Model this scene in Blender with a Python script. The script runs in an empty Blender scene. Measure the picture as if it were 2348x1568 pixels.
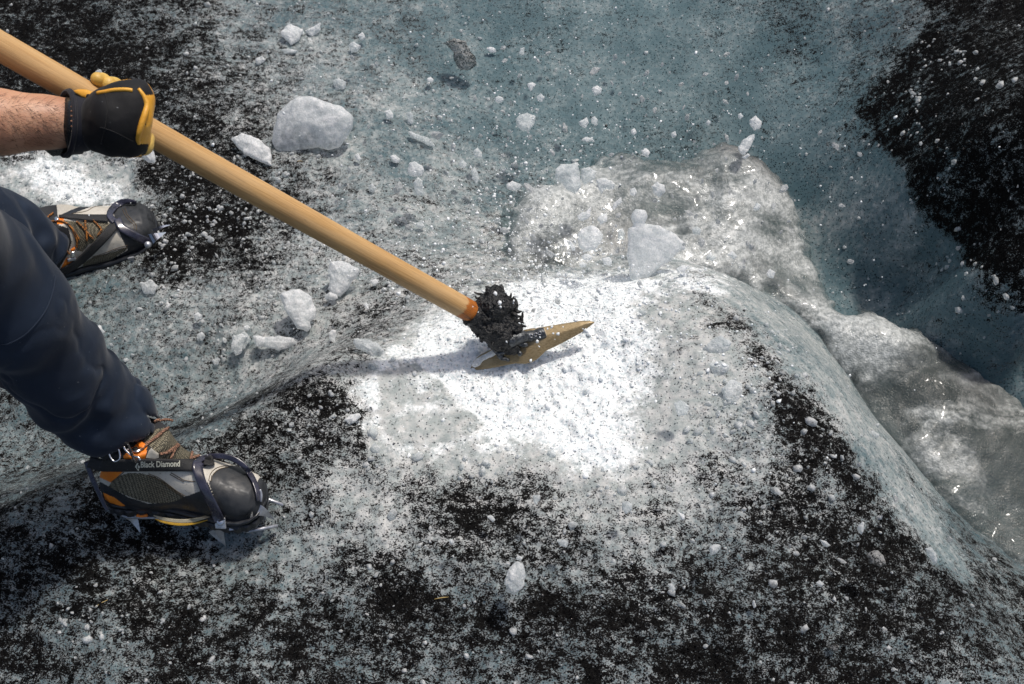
import bpy, bmesh, math, random
import numpy as np
from mathutils import Vector, Matrix, noise as mnoise
from mathutils.bvhtree import BVHTree
from mathutils.geometry import interpolate_bezier
R = math.radians
random.seed(7)
rng = np.random.default_rng(7)
scene = bpy.context.scene

# ------------------------------------------------------------------ camera
F = 2282.0            # focal length in units of a 2347 unit wide picture
CU, CV = 1173.5, 784.0
CAM_H = 1.63
PITCH = R(60)
C0 = np.array([0, 0, CAM_H])
FW = np.array([0, math.cos(PITCH), -math.sin(PITCH)])
UP = np.array([0, math.sin(PITCH), math.cos(PITCH)])
RT = np.array([1.0, 0, 0])
cam_d = bpy.data.cameras.new('camera')
cam = bpy.data.objects.new('camera', cam_d)
scene.collection.objects.link(cam)
cam.location = C0
cam.rotation_euler = (R(30), 0, 0)
cam_d.sensor_width = 36
cam_d.lens = 36 * F / 2347
cam_d.clip_start = 0.05
cam_d.clip_end = 500
cam_d.dof.use_dof = True
cam_d.dof.focus_distance = 1.78
cam_d.dof.aperture_fstop = 10.0
scene.camera = cam

# ------------------------------------------------------------------ light
SUN_EL, SUN_LEFT = R(61), R(-38)      # height; how far left of the view's heading
sd = Vector((-math.sin(SUN_LEFT) * math.cos(SUN_EL), math.cos(SUN_LEFT) * math.cos(SUN_EL), math.sin(SUN_EL)))
w = bpy.data.worlds.new('World')
scene.world = w
w.use_nodes = True
wn = w.node_tree
sky = wn.nodes.new('ShaderNodeTexSky')
sky.sky_type = 'NISHITA'
sky.sun_disc = False
sky.sun_elevation = SUN_EL
sky.sun_rotation = -SUN_LEFT
sky.dust_density = 4.0
sky.ozone_density = 0.4
wn.links.new(sky.outputs[0], wn.nodes['Background'].inputs[0])
wn.nodes['Background'].inputs[1].default_value = 0.10
sl = bpy.data.lights.new('sun', 'SUN')
sl.energy = 2.5
sl.angle = R(4)
sl.color = (1, 0.95, 0.88)
so = bpy.data.objects.new('sun', sl)
scene.collection.objects.link(so)
so.rotation_euler = sd.to_track_quat('Z', 'Y').to_euler()
so.location = (0, 0, 5)
vs = scene.view_settings
vs.view_transform = 'Standard'
vs.look = 'None'
vs.exposure = 0.17
vs.gamma = 1
scene.cycles.max_bounces = 8
scene.cycles.transmission_bounces = 6
scene.cycles.sample_clamp_indirect = 6

# ------------------------------------------------------------------ helpers
def P(u, v, d):
    """world point at picture place (u, v) and d metres deep"""
    return C0 + d * (FW + RT * ((u - CU) / F) + UP * ((CV - v) / F))

def PZ(u, v, z):
    k = FW + RT * ((u - CU) / F) + UP * ((CV - v) / F)
    return C0 + k * ((z - CAM_H) / k[2])

def PPL(u, v, p0, n):
    k = FW + RT * ((u - CU) / F) + UP * ((CV - v) / F)
    return C0 + k * (np.dot(np.asarray(p0) - C0, n) / np.dot(k, n))

def uv_of(p):
    q = np.asarray(p) - C0
    d = q @ FW
    return CU + F * (q @ RT) / d, CV - F * (q @ UP) / d, d

def link(o):
    scene.collection.objects.link(o)
    return o

def tag(o, label=None, cat=None, group=None, kind=None):
    if label: o['label'] = label
    if cat: o['category'] = cat
    if group: o['group'] = group
    if kind: o['kind'] = kind
    return o

def empty(name, loc=(0, 0, 0)):
    o = bpy.data.objects.new(name, None)
    o.location = tuple(loc)
    o.empty_display_size = 0.05
    return link(o)

def setparent(o, p):
    if p is not None:
        o.parent = p
        def wm(q): return q.matrix_basis if q.parent is None else wm(q.parent) @ q.matrix_parent_inverse @ q.matrix_basis
        o.matrix_parent_inverse = wm(p).inverted()

def mesh_obj(name, verts, faces, mat=None, parent=None, smooth=True, attrs=None):
    if len(faces) == 0:
        print('EMPTY MESH', name)
        verts = [(0, 0, 0), (.001, 0, 0), (0, .001, 0)]; faces = [(0, 1, 2)]; attrs = None
    me = bpy.data.meshes.new(name)
    verts = np.asarray(verts, dtype=np.float32)
    if isinstance(faces, np.ndarray) and faces.ndim == 2:
        nf, k = faces.shape
        me.vertices.add(len(verts))
        me.vertices.foreach_set('co', verts.ravel())
        me.loops.add(nf * k)
        me.loops.foreach_set('vertex_index', faces.astype(np.int32).ravel())
        me.polygons.add(nf)
        me.polygons.foreach_set('loop_start', np.arange(0, nf * k, k, dtype=np.int32))
        me.update(calc_edges=True)
    else:
        me.from_pydata([tuple(map(float, v)) for v in verts], [], [tuple(int(i) for i in f) for f in faces])
        me.update()
    if smooth:
        me.polygons.foreach_set('use_smooth', np.ones(len(me.polygons), dtype=bool))
    if attrs:
        for k, a in attrs.items():
            at = me.attributes.new(k, 'FLOAT', 'POINT')
            at.data.foreach_set('value', np.asarray(a, dtype=np.float32))
    if mat: me.materials.append(mat)
    o = link(bpy.data.objects.new(name, me))
    setparent(o, parent)
    return o

# --- value noise
_perm = rng.random((64, 64, 64)).astype(np.float32)
def vnoise(p, scale, seed=0):
    q = np.asarray(p, dtype=np.float32) * scale + seed * 17.31
    i = np.floor(q).astype(np.int32)
    f = q - i
    f = f * f * (3 - 2 * f)
    i &= 63
    j = (i + 1) & 63
    a = _perm
    x0, y0, z0, x1, y1, z1 = i[..., 0], i[..., 1], i[..., 2], j[..., 0], j[..., 1], j[..., 2]
    fx, fy, fz = f[..., 0], f[..., 1], f[..., 2]
    c00 = a[x0, y0, z0] * (1 - fx) + a[x1, y0, z0] * fx
    c10 = a[x0, y1, z0] * (1 - fx) + a[x1, y1, z0] * fx
    c01 = a[x0, y0, z1] * (1 - fx) + a[x1, y0, z1] * fx
    c11 = a[x0, y1, z1] * (1 - fx) + a[x1, y1, z1] * fx
    return (c00 * (1 - fy) + c10 * fy) * (1 - fz) + (c01 * (1 - fy) + c11 * fy) * fz - 0.5

def fbm(p, scale, oct=4, seed=0, rough=0.5):
    s = 0; a = 1
    for k in range(oct):
        s = s + a * vnoise(p, scale * 2.03 ** k, seed + k)
        a *= rough
    return s

# --- surface nets
def surfnets(f, lo, hi, h):
    lo = np.asarray(lo, float); hi = np.asarray(hi, float)
    n = np.maximum(np.ceil((hi - lo) / h).astype(int) + 1, 3)
    ax = [lo[k] + h * np.arange(n[k]) for k in range(3)]
    val = np.empty(n, dtype=np.float32)
    step = max(1, int(1.5e6 // (n[1] * n[2])))
    for s in range(0, n[0], step):
        X, Y, Z = np.meshgrid(ax[0][s:s + step], ax[1], ax[2], indexing='ij')
        val[s:s + step] = f(np.stack([X, Y, Z], -1).astype(np.float32))
    ins = val < 0
    acc = np.zeros((n[0] - 1, n[1] - 1, n[2] - 1, 3), dtype=np.float32)
    cnt = np.zeros(acc.shape[:3], dtype=np.float32)
    corners = [(a, b, c) for a in (0, 1) for b in (0, 1) for c in (0, 1)]
    def sl_(o): return tuple(slice(o[k], n[k] - 1 + o[k]) for k in range(3))
    for a in corners:
        for k in range(3):
            if a[k] == 1: continue
            b = list(a); b[k] = 1; b = tuple(b)
            va, vb = val[sl_(a)], val[sl_(b)]
            m = ins[sl_(a)] != ins[sl_(b)]
            t = np.where(m, va / np.where(m, va - vb, 1), 0)
            cnt += m
            for q in range(3):
                if q == k: acc[..., q] += np.where(m, t, 0)
                elif a[q]: acc[..., q] += m
    act = cnt > 0
    idx = -np.ones(act.shape, dtype=np.int64)
    idx[act] = np.arange(act.sum())
    ijk = np.argwhere(act)
    V = lo + h * (ijk + acc[act] / cnt[act][:, None])
    Fs = []
    for k in range(3):
        q, r = (k + 1) % 3, (k + 2) % 3
        s0 = [slice(None)] * 3; s1 = [slice(None)] * 3
        s0[k] = slice(0, n[k] - 1); s1[k] = slice(1, n[k])
        for z in (q, r):
            s0[z] = slice(1, n[z] - 1); s1[z] = slice(1, n[z] - 1)
        A, B = ins[tuple(s0)], ins[tuple(s1)]
        e = np.argwhere(A != B)
        fl = A[tuple(e.T)]
        for z in (q, r): e[:, z] += 1
        def cell(dq, dr):
            c = e.copy(); c[:, q] += dq; c[:, r] += dr
            return idx[tuple(c.T)]
        quad = np.stack([cell(-1, -1), cell(0, -1), cell(0, 0), cell(-1, 0)], 1)
        quad[~fl] = quad[~fl][:, ::-1]
        Fs.append(quad)
    Fq = np.concatenate(Fs)
    Fq = Fq[(Fq >= 0).all(1)]
    return V, Fq

def cone(p, a, b, ra, rb):
    a = np.asarray(a, np.float32); b = np.asarray(b, np.float32)
    ab = b - a
    t = np.clip(((p - a) @ ab) / max(float(ab @ ab), 1e-12), 0, 1)
    return np.linalg.norm(p - a - t[..., None] * ab, axis=-1) - (ra + (rb - ra) * t)

def chain(p, pts, k=0.012):
    """smooth union of tapered capsules through (point, radius) pairs"""
    d = None
    for (a, ra), (b, rb) in zip(pts[:-1], pts[1:]):
        c = cone(p, a, b, ra, rb)
        d = c if d is None else smin(d, c, k)
    return d

def smin(a, b, k):
    h = np.maximum(k - np.abs(a - b), 0) / k
    return np.minimum(a, b) - h * h * k * 0.25

def smax(a, b, k): return -smin(-a, -b, k)

def bounds(pts, pad):
    a = np.array([np.asarray(p[0]) - p[1] for p in pts]); b = np.array([np.asarray(p[0]) + p[1] for p in pts])
    return a.min(0) - pad, b.max(0) + pad

def tube(pts, r, n=8, cap=True, closed=False):
    """verts, faces of a tube through points; r a number or a list"""
    pts = [np.asarray(p, float) for p in pts]
    m = len(pts)
    rr = [r] * m if not hasattr(r, '__len__') else r
    V = []; Fc = []
    nrm = None
    for i, p in enumerate(pts):
        if closed: t = pts[(i + 1) % m] - pts[i - 1]
        else: t = pts[min(i + 1, m - 1)] - pts[max(i - 1, 0)]
        t = t / (np.linalg.norm(t) + 1e-9)
        if nrm is None:
            nrm = np.cross(t, [0.3, 0.2, 1.0]); nrm /= np.linalg.norm(nrm)
        nrm = nrm - t * (nrm @ t); nrm /= (np.linalg.norm(nrm) + 1e-9)
        bn = np.cross(t, nrm)
        for k in range(n):
            a = 2 * math.pi * k / n
            V.append(p + rr[i] * (nrm * math.cos(a) + bn * math.sin(a)))
    for i in range(m if closed else m - 1):
        for k in range(n):
            a = i * n + k; b = i * n + (k + 1) % n
            c = ((i + 1) % m) * n + (k + 1) % n; d = ((i + 1) % m) * n + k
            Fc.append((a, b, c, d))
    if cap and not closed:
        Fc.append(tuple(range(n))[::-1]); Fc.append(tuple(range((m - 1) * n, m * n)))
    return V, Fc

def smooth_path(pts, n=8):
    """Catmull-Rom through points"""
    pts = [np.asarray(p, float) for p in pts]
    if len(pts) < 3:
        return [pts[0] + (pts[-1] - pts[0]) * k / n for k in range(n + 1)]
    q = [2 * pts[0] - pts[1]] + pts + [2 * pts[-1] - pts[-2]]
    out = []
    for i in range(1, len(q) - 2):
        for k in range(n):
            t = k / n
            out.append(0.5 * ((2 * q[i]) + (-q[i - 1] + q[i + 1]) * t + (2 * q[i - 1] - 5 * q[i] + 4 * q[i + 1] - q[i + 2]) * t * t
                              + (-q[i - 1] + 3 * q[i] - 3 * q[i + 1] + q[i + 2]) * t ** 3))
    out.append(pts[-1])
    return out

class MB:
    def __init__(s): s.v = []; s.f = []
    def add(s, V, Fc):
        o = len(s.v); s.v += [tuple(map(float, p)) for p in V]
        s.f += [tuple(int(i) + o for i in f) for f in Fc]; return s
    def build(s, name, mat, parent=None, smooth=True): return mesh_obj(name, s.v, s.f, mat, parent, smooth)

def in_poly(u, v, poly):
    poly = np.asarray(poly, float)
    r = np.zeros(np.shape(u), bool)
    for (x1, y1), (x2, y2) in zip(poly, np.roll(poly, -1, 0)):
        c = ((y1 > v) != (y2 > v))
        xx = (x2 - x1) * (v - y1) / ((y2 - y1) if y2 != y1 else 1e-9) + x1
        r ^= c & (u < xx)
    return r

def poly_sd(u, v, poly):
    """signed distance to a polygon, negative inside"""
    poly = np.asarray(poly, float)
    d = np.full(np.shape(u), 1e9)
    for a, b in zip(poly, np.roll(poly, -1, 0)):
        ab = b - a
        t = np.clip(((u - a[0]) * ab[0] + (v - a[1]) * ab[1]) / max(ab @ ab, 1e-12), 0, 1)
        d = np.minimum(d, np.hypot(u - a[0] - t * ab[0], v - a[1] - t * ab[1]))
    return np.where(in_poly(u, v, poly), -d, d)

# ------------------------------------------------------------------ materials
class N:
    """tiny node builder"""
    def __init__(s, name):
        s.m = bpy.data.materials.new(name); s.m.use_nodes = True
        s.t = s.m.node_tree; s.b = s.t.nodes['Principled BSDF']
        s.out = s.t.nodes['Material Output']
    def n(s, typ, ins=None, **kw):
        x = s.t.nodes.new('ShaderNode' + typ)
        for k, v in kw.items(): setattr(x, k, v)
        for k, v in (ins or {}).items(): s.set(x.inputs[k], v)
        return x
    def set(s, sock, v):
        if isinstance(v, bpy.types.NodeSocket): s.t.links.new(v, sock)
        elif isinstance(v, bpy.types.Node): s.t.links.new(v.outputs[0], sock)
        else:
            if sock.type == 'RGBA' and hasattr(v, '__len__') and len(v) == 3: v = (*v, 1)
            sock.default_value = v
    def co(s): return s.n('TexCoord').outputs['Object']
    def noise(s, scale, detail=3, rough=0.5, vec=None, dist=0.0, out='Fac'):
        return s.n('TexNoise', {'Vector': vec if vec is not None else s.co(), 'Scale': scale, 'Detail': detail, 'Roughness': rough, 'Distortion': dist}).outputs[out]
    def vor(s, scale, vec=None, feature='F1', out='Distance', rand=1.0):
        return s.n('TexVoronoi', {'Vector': vec if vec is not None else s.co(), 'Scale': scale, 'Randomness': rand}, feature=feature).outputs[out]
    def math(s, op, a, b=0.0, c=0.0, clamp=False):
        x = s.n('Math', operation=op, use_clamp=clamp)
        s.set(x.inputs[0], a); s.set(x.inputs[1], b); s.set(x.inputs[2], c)
        return x.outputs[0]
    def mapr(s, v, a, b, c=0.0, d=1.0, smooth=True):
        x = s.n('MapRange', {'Value': v, 'From Min': a, 'From Max': b, 'To Min': c, 'To Max': d}, interpolation_type='SMOOTHSTEP' if smooth else 'LINEAR')
        return x.outputs[0]
    def mix(s, f, a, b, mode='MIX'):
        x = s.n('Mix', data_type='RGBA', blend_type=mode)
        s.set(x.inputs[0], f); s.set(x.inputs[6], a); s.set(x.inputs[7], b)
        return x.outputs[2]
    def attr(s, name): return s.n('Attribute', attribute_name=name).outputs['Fac']
    def mapping(s, scale=(1, 1, 1), rot=(0, 0, 0), vec=None):
        x = s.n('Mapping', {'Vector': vec if vec is not None else s.co(), 'Scale': scale, 'Rotation': rot})
        return x.outputs[0]
    def bump(s, h, strength=0.5, dist=0.002, normal=None):
        ins = {'Height': h, 'Strength': strength, 'Distance': dist}
        if normal is not None: ins['Normal'] = normal
        return s.n('Bump', ins).outputs[0]
    def p(s, **kw):
        for k, v in kw.items():
            s.set(s.b.inputs[k.replace('_', ' ')], v)
        return s.m

def simple(name, col, rough=0.5, metal=0.0, bscale=300, bstr=0.3, bdist=0.001, var=0.25, spec=0.5, vscale=25, **kw):
    n = N(name)
    a = n.noise(vscale, 4, 0.6)
    c2 = tuple(min(1, x * (1 + var)) for x in col); c1 = tuple(x * (1 - var) for x in col)
    c = n.mix(n.mapr(a, 0.3, 0.7), c1, c2)
    b = n.bump(n.noise(bscale, 3, 0.6), bstr, bdist)
    r = n.mapr(n.noise(vscale * 3, 3, 0.6), 0.3, 0.7, rough * 0.8, min(1, rough * 1.2))
    return n.p(Base_Color=c, Roughness=r, Metallic=metal, Normal=b, Specular_IOR_Level=spec, **kw)

# ice ground ---------------------------------------------------------
def mat_ground():
    n = N('dirty_glacier_ice')
    co = n.co()
    dirt, white, frost = n.attr('dirt'), n.attr('white'), n.attr('frost')
    slick = n.attr('slick')
    # broken co-ordinates so specks are ragged
    wob = n.noise(60, 3, 0.6, co, out='Color')
    cw = n.n('Vector' 'Math', {0: co, 1: n.n('VectorMath', {0: wob, 3: 0.008}, operation='SCALE').outputs[0]}, operation='ADD').outputs[0]
    cs = n.mapping((1.0, 1.45, 1.2), (0, 0, 0.5), cw)
    fine = n.noise(330, 3, 0.62, cs)
    mid = n.noise(95, 3, 0.6, cw)
    big = n.noise(16, 4, 0.62, cw)
    x = n.math('MULTIPLY_ADD', fine, 4.2, -2.1)
    x = n.math('MULTIPLY_ADD', mid, 2.9, n.math('SUBTRACT', x, 1.45))
    strk = n.noise(42, 4, 0.65, n.mapping((0.55, 1.7, 1), (0, 0, 0.35), cw), 0.4)
    x = n.math('MULTIPLY_ADD', strk, 2.2, n.math('SUBTRACT', x, 1.1))
    x = n.math('MULTIPLY_ADD', big, 2.4, n.math('SUBTRACT', x, 1.2))
    x = n.math('ADD', x, n.math('MINIMUM', n.math('MULTIPLY_ADD', dirt, 2.3, -1.48), n.math('MULTIPLY_ADD', dirt, 1.05, -0.66)))
    x = n.math('SUBTRACT', x, n.math('MULTIPLY', white, 0.9))
    blk = n.mapr(x, -0.30, 0.22)
    silt = n.mapr(x, -0.95, 0.1, 0, 0.72)
    # single coarse grains
    g = n.vor(210, cw)
    gk = n.vor(210, cw, out='Color')
    pick = n.n('SeparateColor', {0: gk}).outputs[0]
    gm = n.math('MULTIPLY', n.mapr(g, 0.30, 0.18), n.math('LESS_THAN', pick, n.math('MULTIPLY_ADD', dirt, 0.55, 0.035)))
    gm = n.math('MULTIPLY', gm, n.math('SUBTRACT', 1.0, n.math('MULTIPLY', white, 2.6), clamp=True))
    # clear ice colours
    v1 = n.noise(7, 5, 0.6, co); v2 = n.noise(40, 4, 0.6, co)
    teal = n.mix(n.mapr(v1, 0.3, 0.7), (0.066, 0.115, 0.132), (0.115, 0.172, 0.188))
    pale = n.mix(n.mapr(v2, 0.35, 0.7), (0.30, 0.335, 0.330), (0.53, 0.53, 0.515))
    cr = n.noise(70, 4, 0.7, cw)
    fm = n.math('MULTIPLY_ADD', n.math('SUBTRACT', cr, 0.5), 1.5, frost)
    fm = n.math('MULTIPLY_ADD', n.math('SUBTRACT', v1, 0.5), 1.4, fm)
    ice = n.mix(n.mapr(fm, 0.05, 1.05, 0, 1), teal, pale)
    # fresh crushed ice
    wv = n.noise(28, 5, 0.68, cw)
    wf = n.noise(150, 3, 0.7, cw)
    wm = n.math('MULTIPLY_ADD', n.math('SUBTRACT', wv, 0.5), 3.2, n.math('MULTIPLY_ADD', white, 2.2, -1.0))
    wm = n.math('MULTIPLY_ADD', n.math('SUBTRACT', wf, 0.5), 1.2, wm)
    wm = n.mapr(wm, -0.55, 0.45)
    ice = n.mix(wm, ice, n.mix(n.mapr(wf, 0.3, 0.65), (0.62, 0.70, 0.72), (0.93, 0.935, 0.93)))
    # little white bubbles and crystals
    bub = n.math('MULTIPLY', n.mapr(n.vor(120, cw), 0.2, 0.05), n.mapr(n.noise(24, 3, 0.6, co), 0.5, 0.7))
    ice = n.mix(n.math('MULTIPLY', bub, 0.5), ice, (0.7, 0.74, 0.75))
    siltc = n.mix(n.mapr(v2, 0.3, 0.7), (0.15, 0.147, 0.145), (0.30, 0.298, 0.296))
    c = n.mix(n.math('MULTIPLY', silt, n.math('SUBTRACT', 1.0, n.math('MULTIPLY', slick, 0.8), clamp=True)), ice, siltc)
    black = n.mix(n.mapr(fine, 0.35, 0.7), (0.0015, 0.0015, 0.0018), (0.009, 0.0085, 0.008))
    c = n.mix(blk, c, black)
    c = n.mix(gm, c, black)
    # relief
    dm = n.math('MAXIMUM', blk, gm)
    hgt = n.math('MULTIPLY_ADD', dm, 0.8, n.math('MULTIPLY', fine, n.math('MULTIPLY_ADD', slick, -0.75, 1.0)))
    b1 = n.bump(hgt, 0.55, 0.0022)
    b2 = n.bump(n.noise(700, 2, 0.6, co), n.math('MULTIPLY_ADD', slick, -0.3, 0.55), 0.0012, b1)
    b3 = n.bump(wf, n.math('MULTIPLY', wm, 0.7), 0.003, b2)
    rg = n.mapr(n.noise(90, 3, 0.6, co), 0.35, 0.65, 0.16, 0.5)
    rg = n.math('MULTIPLY_ADD', wm, 0.25, rg)
    rg = n.math('MULTIPLY_ADD', slick, 0.15, rg)
    glint = n.mapr(n.vor(420, co), 0.22, 0.12)
    spc = n.mix(dm, n.mix(slick, (0.45, 0.45, 0.45), (0.22, 0.22, 0.22)), n.mix(glint, (0.04, 0.04, 0.04), (0.6, 0.6, 0.6)))
    rg = n.math('ADD', rg, n.math('MULTIPLY', dm, n.math('MULTIPLY_ADD', glint, -0.3, 0.12)), clamp=True)
    def facets(nrm, scale, share, amt):
        # scattered crystal faces tilted at random catch the sun
        cc = n.vor(scale, co, out='Color'); sep = n.n('SeparateColor', {0: cc})
        on = n.math('LESS_THAN', sep.outputs[2], share)
        rv = n.n('VectorMath', {0: cc, 1: (0.5, 0.5, 0.5)}, operation='SUBTRACT').outputs[0]
        sv = n.n('VectorMath', {0: rv, 3: n.math('MULTIPLY', on, amt)}, operation='SCALE').outputs[0]
        ad = n.n('VectorMath', {0: nrm, 1: sv}, operation='ADD').outputs[0]
        return n.n('VectorMath', {0: ad}, operation='NORMALIZE').outputs[0], on
    b3, on = facets(b3, 380, 0.10, 1.5)
    rg = n.math('MULTIPLY', rg, n.math('MULTIPLY_ADD', on, -0.6, 1.0))
    n.p(Base_Color=c, Roughness=rg, Normal=b3, IOR=1.31, Specular_IOR_Level=n.n('SeparateColor', {0: spc}).outputs[0])
    return n.m

def mat_water():
    n = N('frothing_meltwater')
    co = n.co()
    flow = n.mapping((1, 2.3, 1), (0, 0, R(38)), co)
    wob = n.noise(9, 3, 0.6, co, out='Color')
    fl = n.n('VectorMath', {0: flow, 1: n.n('VectorMath', {0: wob, 3: 0.14}, operation='SCALE').outputs[0]}, operation='ADD').outputs[0]
    a = n.noise(16, 5, 0.62, fl); b = n.noise(90, 4, 0.7, co); e = n.noise(8, 4, 0.6, co); sw = n.noise(3.2, 4, 0.6, fl, 0.8)
    foam_vignette = n.attr('foam_vignette')
    f = n.math('ADD', n.math('MULTIPLY_ADD', a, 0.6, 0.15), n.math('MULTIPLY_ADD', b, 0.4, 0.1))
    f = n.math('ADD', f, n.math('MULTIPLY_ADD', sw, 2.2, -0.75))
    f = n.math('ADD', f, n.math('MULTIPLY_ADD', foam_vignette, 0.75, -1.35))
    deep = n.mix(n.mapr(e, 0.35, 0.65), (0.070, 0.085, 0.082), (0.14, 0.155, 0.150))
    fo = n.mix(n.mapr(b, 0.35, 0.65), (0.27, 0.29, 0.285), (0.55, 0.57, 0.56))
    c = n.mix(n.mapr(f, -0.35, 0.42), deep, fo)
    brown = n.attr('brown')
    c = n.mix(n.math('MULTIPLY', brown, n.mapr(b, 0.3, 0.6, 0.5, 1)), c, (0.10, 0.088, 0.082))
    sp = n.noise(230, 3, 0.65, co)
    b1 = n.bump(a, 0.15, 0.012)
    b2 = n.bump(b, 0.2, 0.005, b1)
    b3 = n.bump(sp, 0.55, 0.0022, b2)
    b3 = n.bump(n.vor(240, co), 0.5, 0.002, b3)
    n.p(Base_Color=c, Roughness=n.mapr(n.noise(60, 3), 0.3, 0.7, 0.08, 0.34), Normal=b3, IOR=1.33, Specular_IOR_Level=0.6,
        Coat_Weight=0.2, Coat_Roughness=0.1)
    # thin and clear towards its margins, where the blue bed shows through
    edge = n.math('ADD', n.attr('edge'), n.math('MULTIPLY_ADD', n.noise(34, 5, 0.7, co), 1.5, -0.75))
    tp = n.n('BsdfTransparent', {'Color': (0.80, 0.88, 0.89, 1)})
    al = n.math('MULTIPLY', n.mapr(edge, -0.05, 0.75, 0.25, 1.0), n.mapr(f, -0.5, 0.3, 0.55, 1.0))
    mx = n.n('MixShader', {0: al, 1: tp.outputs[0], 2: n.b.outputs[0]})
    n.t.links.new(mx.outputs[0], n.out.inputs[0])
    return n.m

def mat_ice(name, c1, c2, trans, rough=0.28, dirty=0.0, bs=1.0, see0=0.15, see1=0.6):
    n = N(name)
    info = n.n('ObjectInfo').outputs['Random']
    co = n.n('VectorMath', {0: n.co(), 1: n.n('CombineXYZ', {0: n.math('MULTIPLY', info, 37.0), 1: info, 2: 0}).outputs[0]}, operation='ADD').outputs[0]
    a = n.noise(55, 5, 0.7, co); b = n.noise(260, 3, 0.6, co); v = n.vor(150, co)
    c = n.mix(n.mapr(a, 0.33, 0.66), c1, c2)
    c = n.mix(n.math('MULTIPLY', n.mapr(v, 0.25, 0.05), 0.5), c, (0.9, 0.92, 0.93))
    if dirty > 0:
        d = n.mapr(n.math('ADD', n.noise(240, 3, 0.7, co), n.math('MULTIPLY', n.noise(40, 3, 0.6, co), 0.8)), 1.02 - dirty * 0.25, 1.1 - dirty * 0.2)
        c = n.mix(d, c, (0.03, 0.028, 0.026))
    b1 = n.bump(a, 0.7 * bs, 0.006)
    b2 = n.bump(b, 0.6 * bs, 0.0018, b1)
    n.p(Base_Color=c, Roughness=n.mapr(b, 0.3, 0.7, rough * 0.5, rough * 1.6), Normal=b2, IOR=1.31, Transmission_Weight=trans,
        Specular_IOR_Level=0.6)
    # cloudy ice lets part of the light straight through and glows a little from behind
    tl = n.n('BsdfTranslucent', {'Color': c, 'Normal': b2}); tp = n.n('BsdfTransparent', {'Color': (0.93, 0.96, 0.965, 1)})
    m1 = n.n('MixShader', {0: 0.30, 1: n.b.outputs[0], 2: tl.outputs[0]})
    fr = n.n('LayerWeight', {'Blend': 0.35}).outputs['Facing']
    see = n.math('MULTIPLY', n.mapr(n.math('ADD', a, n.math('MULTIPLY', b, 0.35)), 0.45, 0.9, see1, see0), n.math('MULTIPLY_ADD', fr, -0.5, 1.0))
    m2 = n.n('MixShader', {0: see, 1: m1.outputs[0], 2: tp.outputs[0]})
    n.t.links.new(m2.outputs[0], n.out.inputs[0])
    return n.m

def mat_wood():
    n = N('ash_wood_handle')
    lc = n.attr('along'); ac = n.attr('around')
    v = n.n('CombineXYZ', {0: n.math('MULTIPLY', lc, 3.0), 1: n.math('MULTIPLY', ac, 1.0), 2: 0}).outputs[0]
    g = n.noise(9, 6, 0.65, n.mapping((0.55, 5.0, 1), vec=v), 0.6)
    g2 = n.noise(40, 4, 0.6, n.mapping((0.25, 9.0, 1), vec=v))
    big = n.noise(3, 3, 0.5, n.mapping((1, 1.2, 1), vec=v))
    c = n.mix(n.mapr(g, 0.3, 0.7), (0.42, 0.225, 0.075), (0.64, 0.40, 0.165))
    c = n.mix(n.mapr(g2, 0.35, 0.6, 0.5, 0), c, (0.36, 0.20, 0.08))
    c = n.mix(n.mapr(big, 0.35, 0.7, 0, 0.5), c, (0.60, 0.40, 0.20))
    # scuffs, and the reddish stained end by the socket
    sc = n.mapr(n.noise(28, 4, 0.7, n.mapping((1.0, 1.5, 1), vec=v)), 0.62, 0.72, 0, 0.6)
    c = n.mix(sc, c, (0.19, 0.12, 0.07))
    grime = n.mapr(n.noise(5, 5, 0.7, n.mapping((1.4, 2.0, 1), vec=v)), 0.5, 0.75, 0, 0.4)
    c = n.mix(grime, c, (0.30, 0.19, 0.10))
    st = n.math('ADD', lc, n.math('MULTIPLY_ADD', n.noise(10, 3, 0.6, v), 0.012, -0.006))
    red = n.mapr(st, 0.973, 0.978, smooth=True)
    drk = n.mapr(n.noise(16, 4, 0.6, n.mapping((1, 4, 1), vec=v)), 0.5, 0.62, 0, 0.85)
    c = n.mix(red, c, n.mix(drk, (0.42, 0.125, 0.012), (0.05, 0.022, 0.012)))
    b = n.bump(n.math('ADD', g, g2), 0.35, 0.0008)
    return n.p(Base_Color=c, Roughness=n.mapr(g2, 0.3, 0.7, 0.38, 0.6), Normal=b, Specular_IOR_Level=0.4)

def mat_brass():
    n = N('worn_bronze_coloured_steel')
    a = n.noise(200, 4, 0.65, n.mapping((1, 3.5, 1.5), (0, 0, 0.6)))
    e = n.noise(18, 4, 0.6)
    c = n.mix(n.mapr(a, 0.35, 0.65), (0.20, 0.145, 0.07), (0.30, 0.225, 0.12))
    c = n.mix(n.mapr(e, 0.5, 0.75, 0, 0.6), c, (0.36, 0.29, 0.18))
    d = n.mapr(n.noise(420, 3, 0.6, n.mapping((1, 2.5, 1), (0, 0, 0.9))), 0.64, 0.7, 0, 0.8)
    c = n.mix(d, c, (0.08, 0.055, 0.03))
    return n.p(Base_Color=c, Roughness=n.mapr(a, 0.3, 0.7, 0.33, 0.5), Metallic=0.35, Normal=n.bump(a, 0.25, 0.0006))

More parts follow.
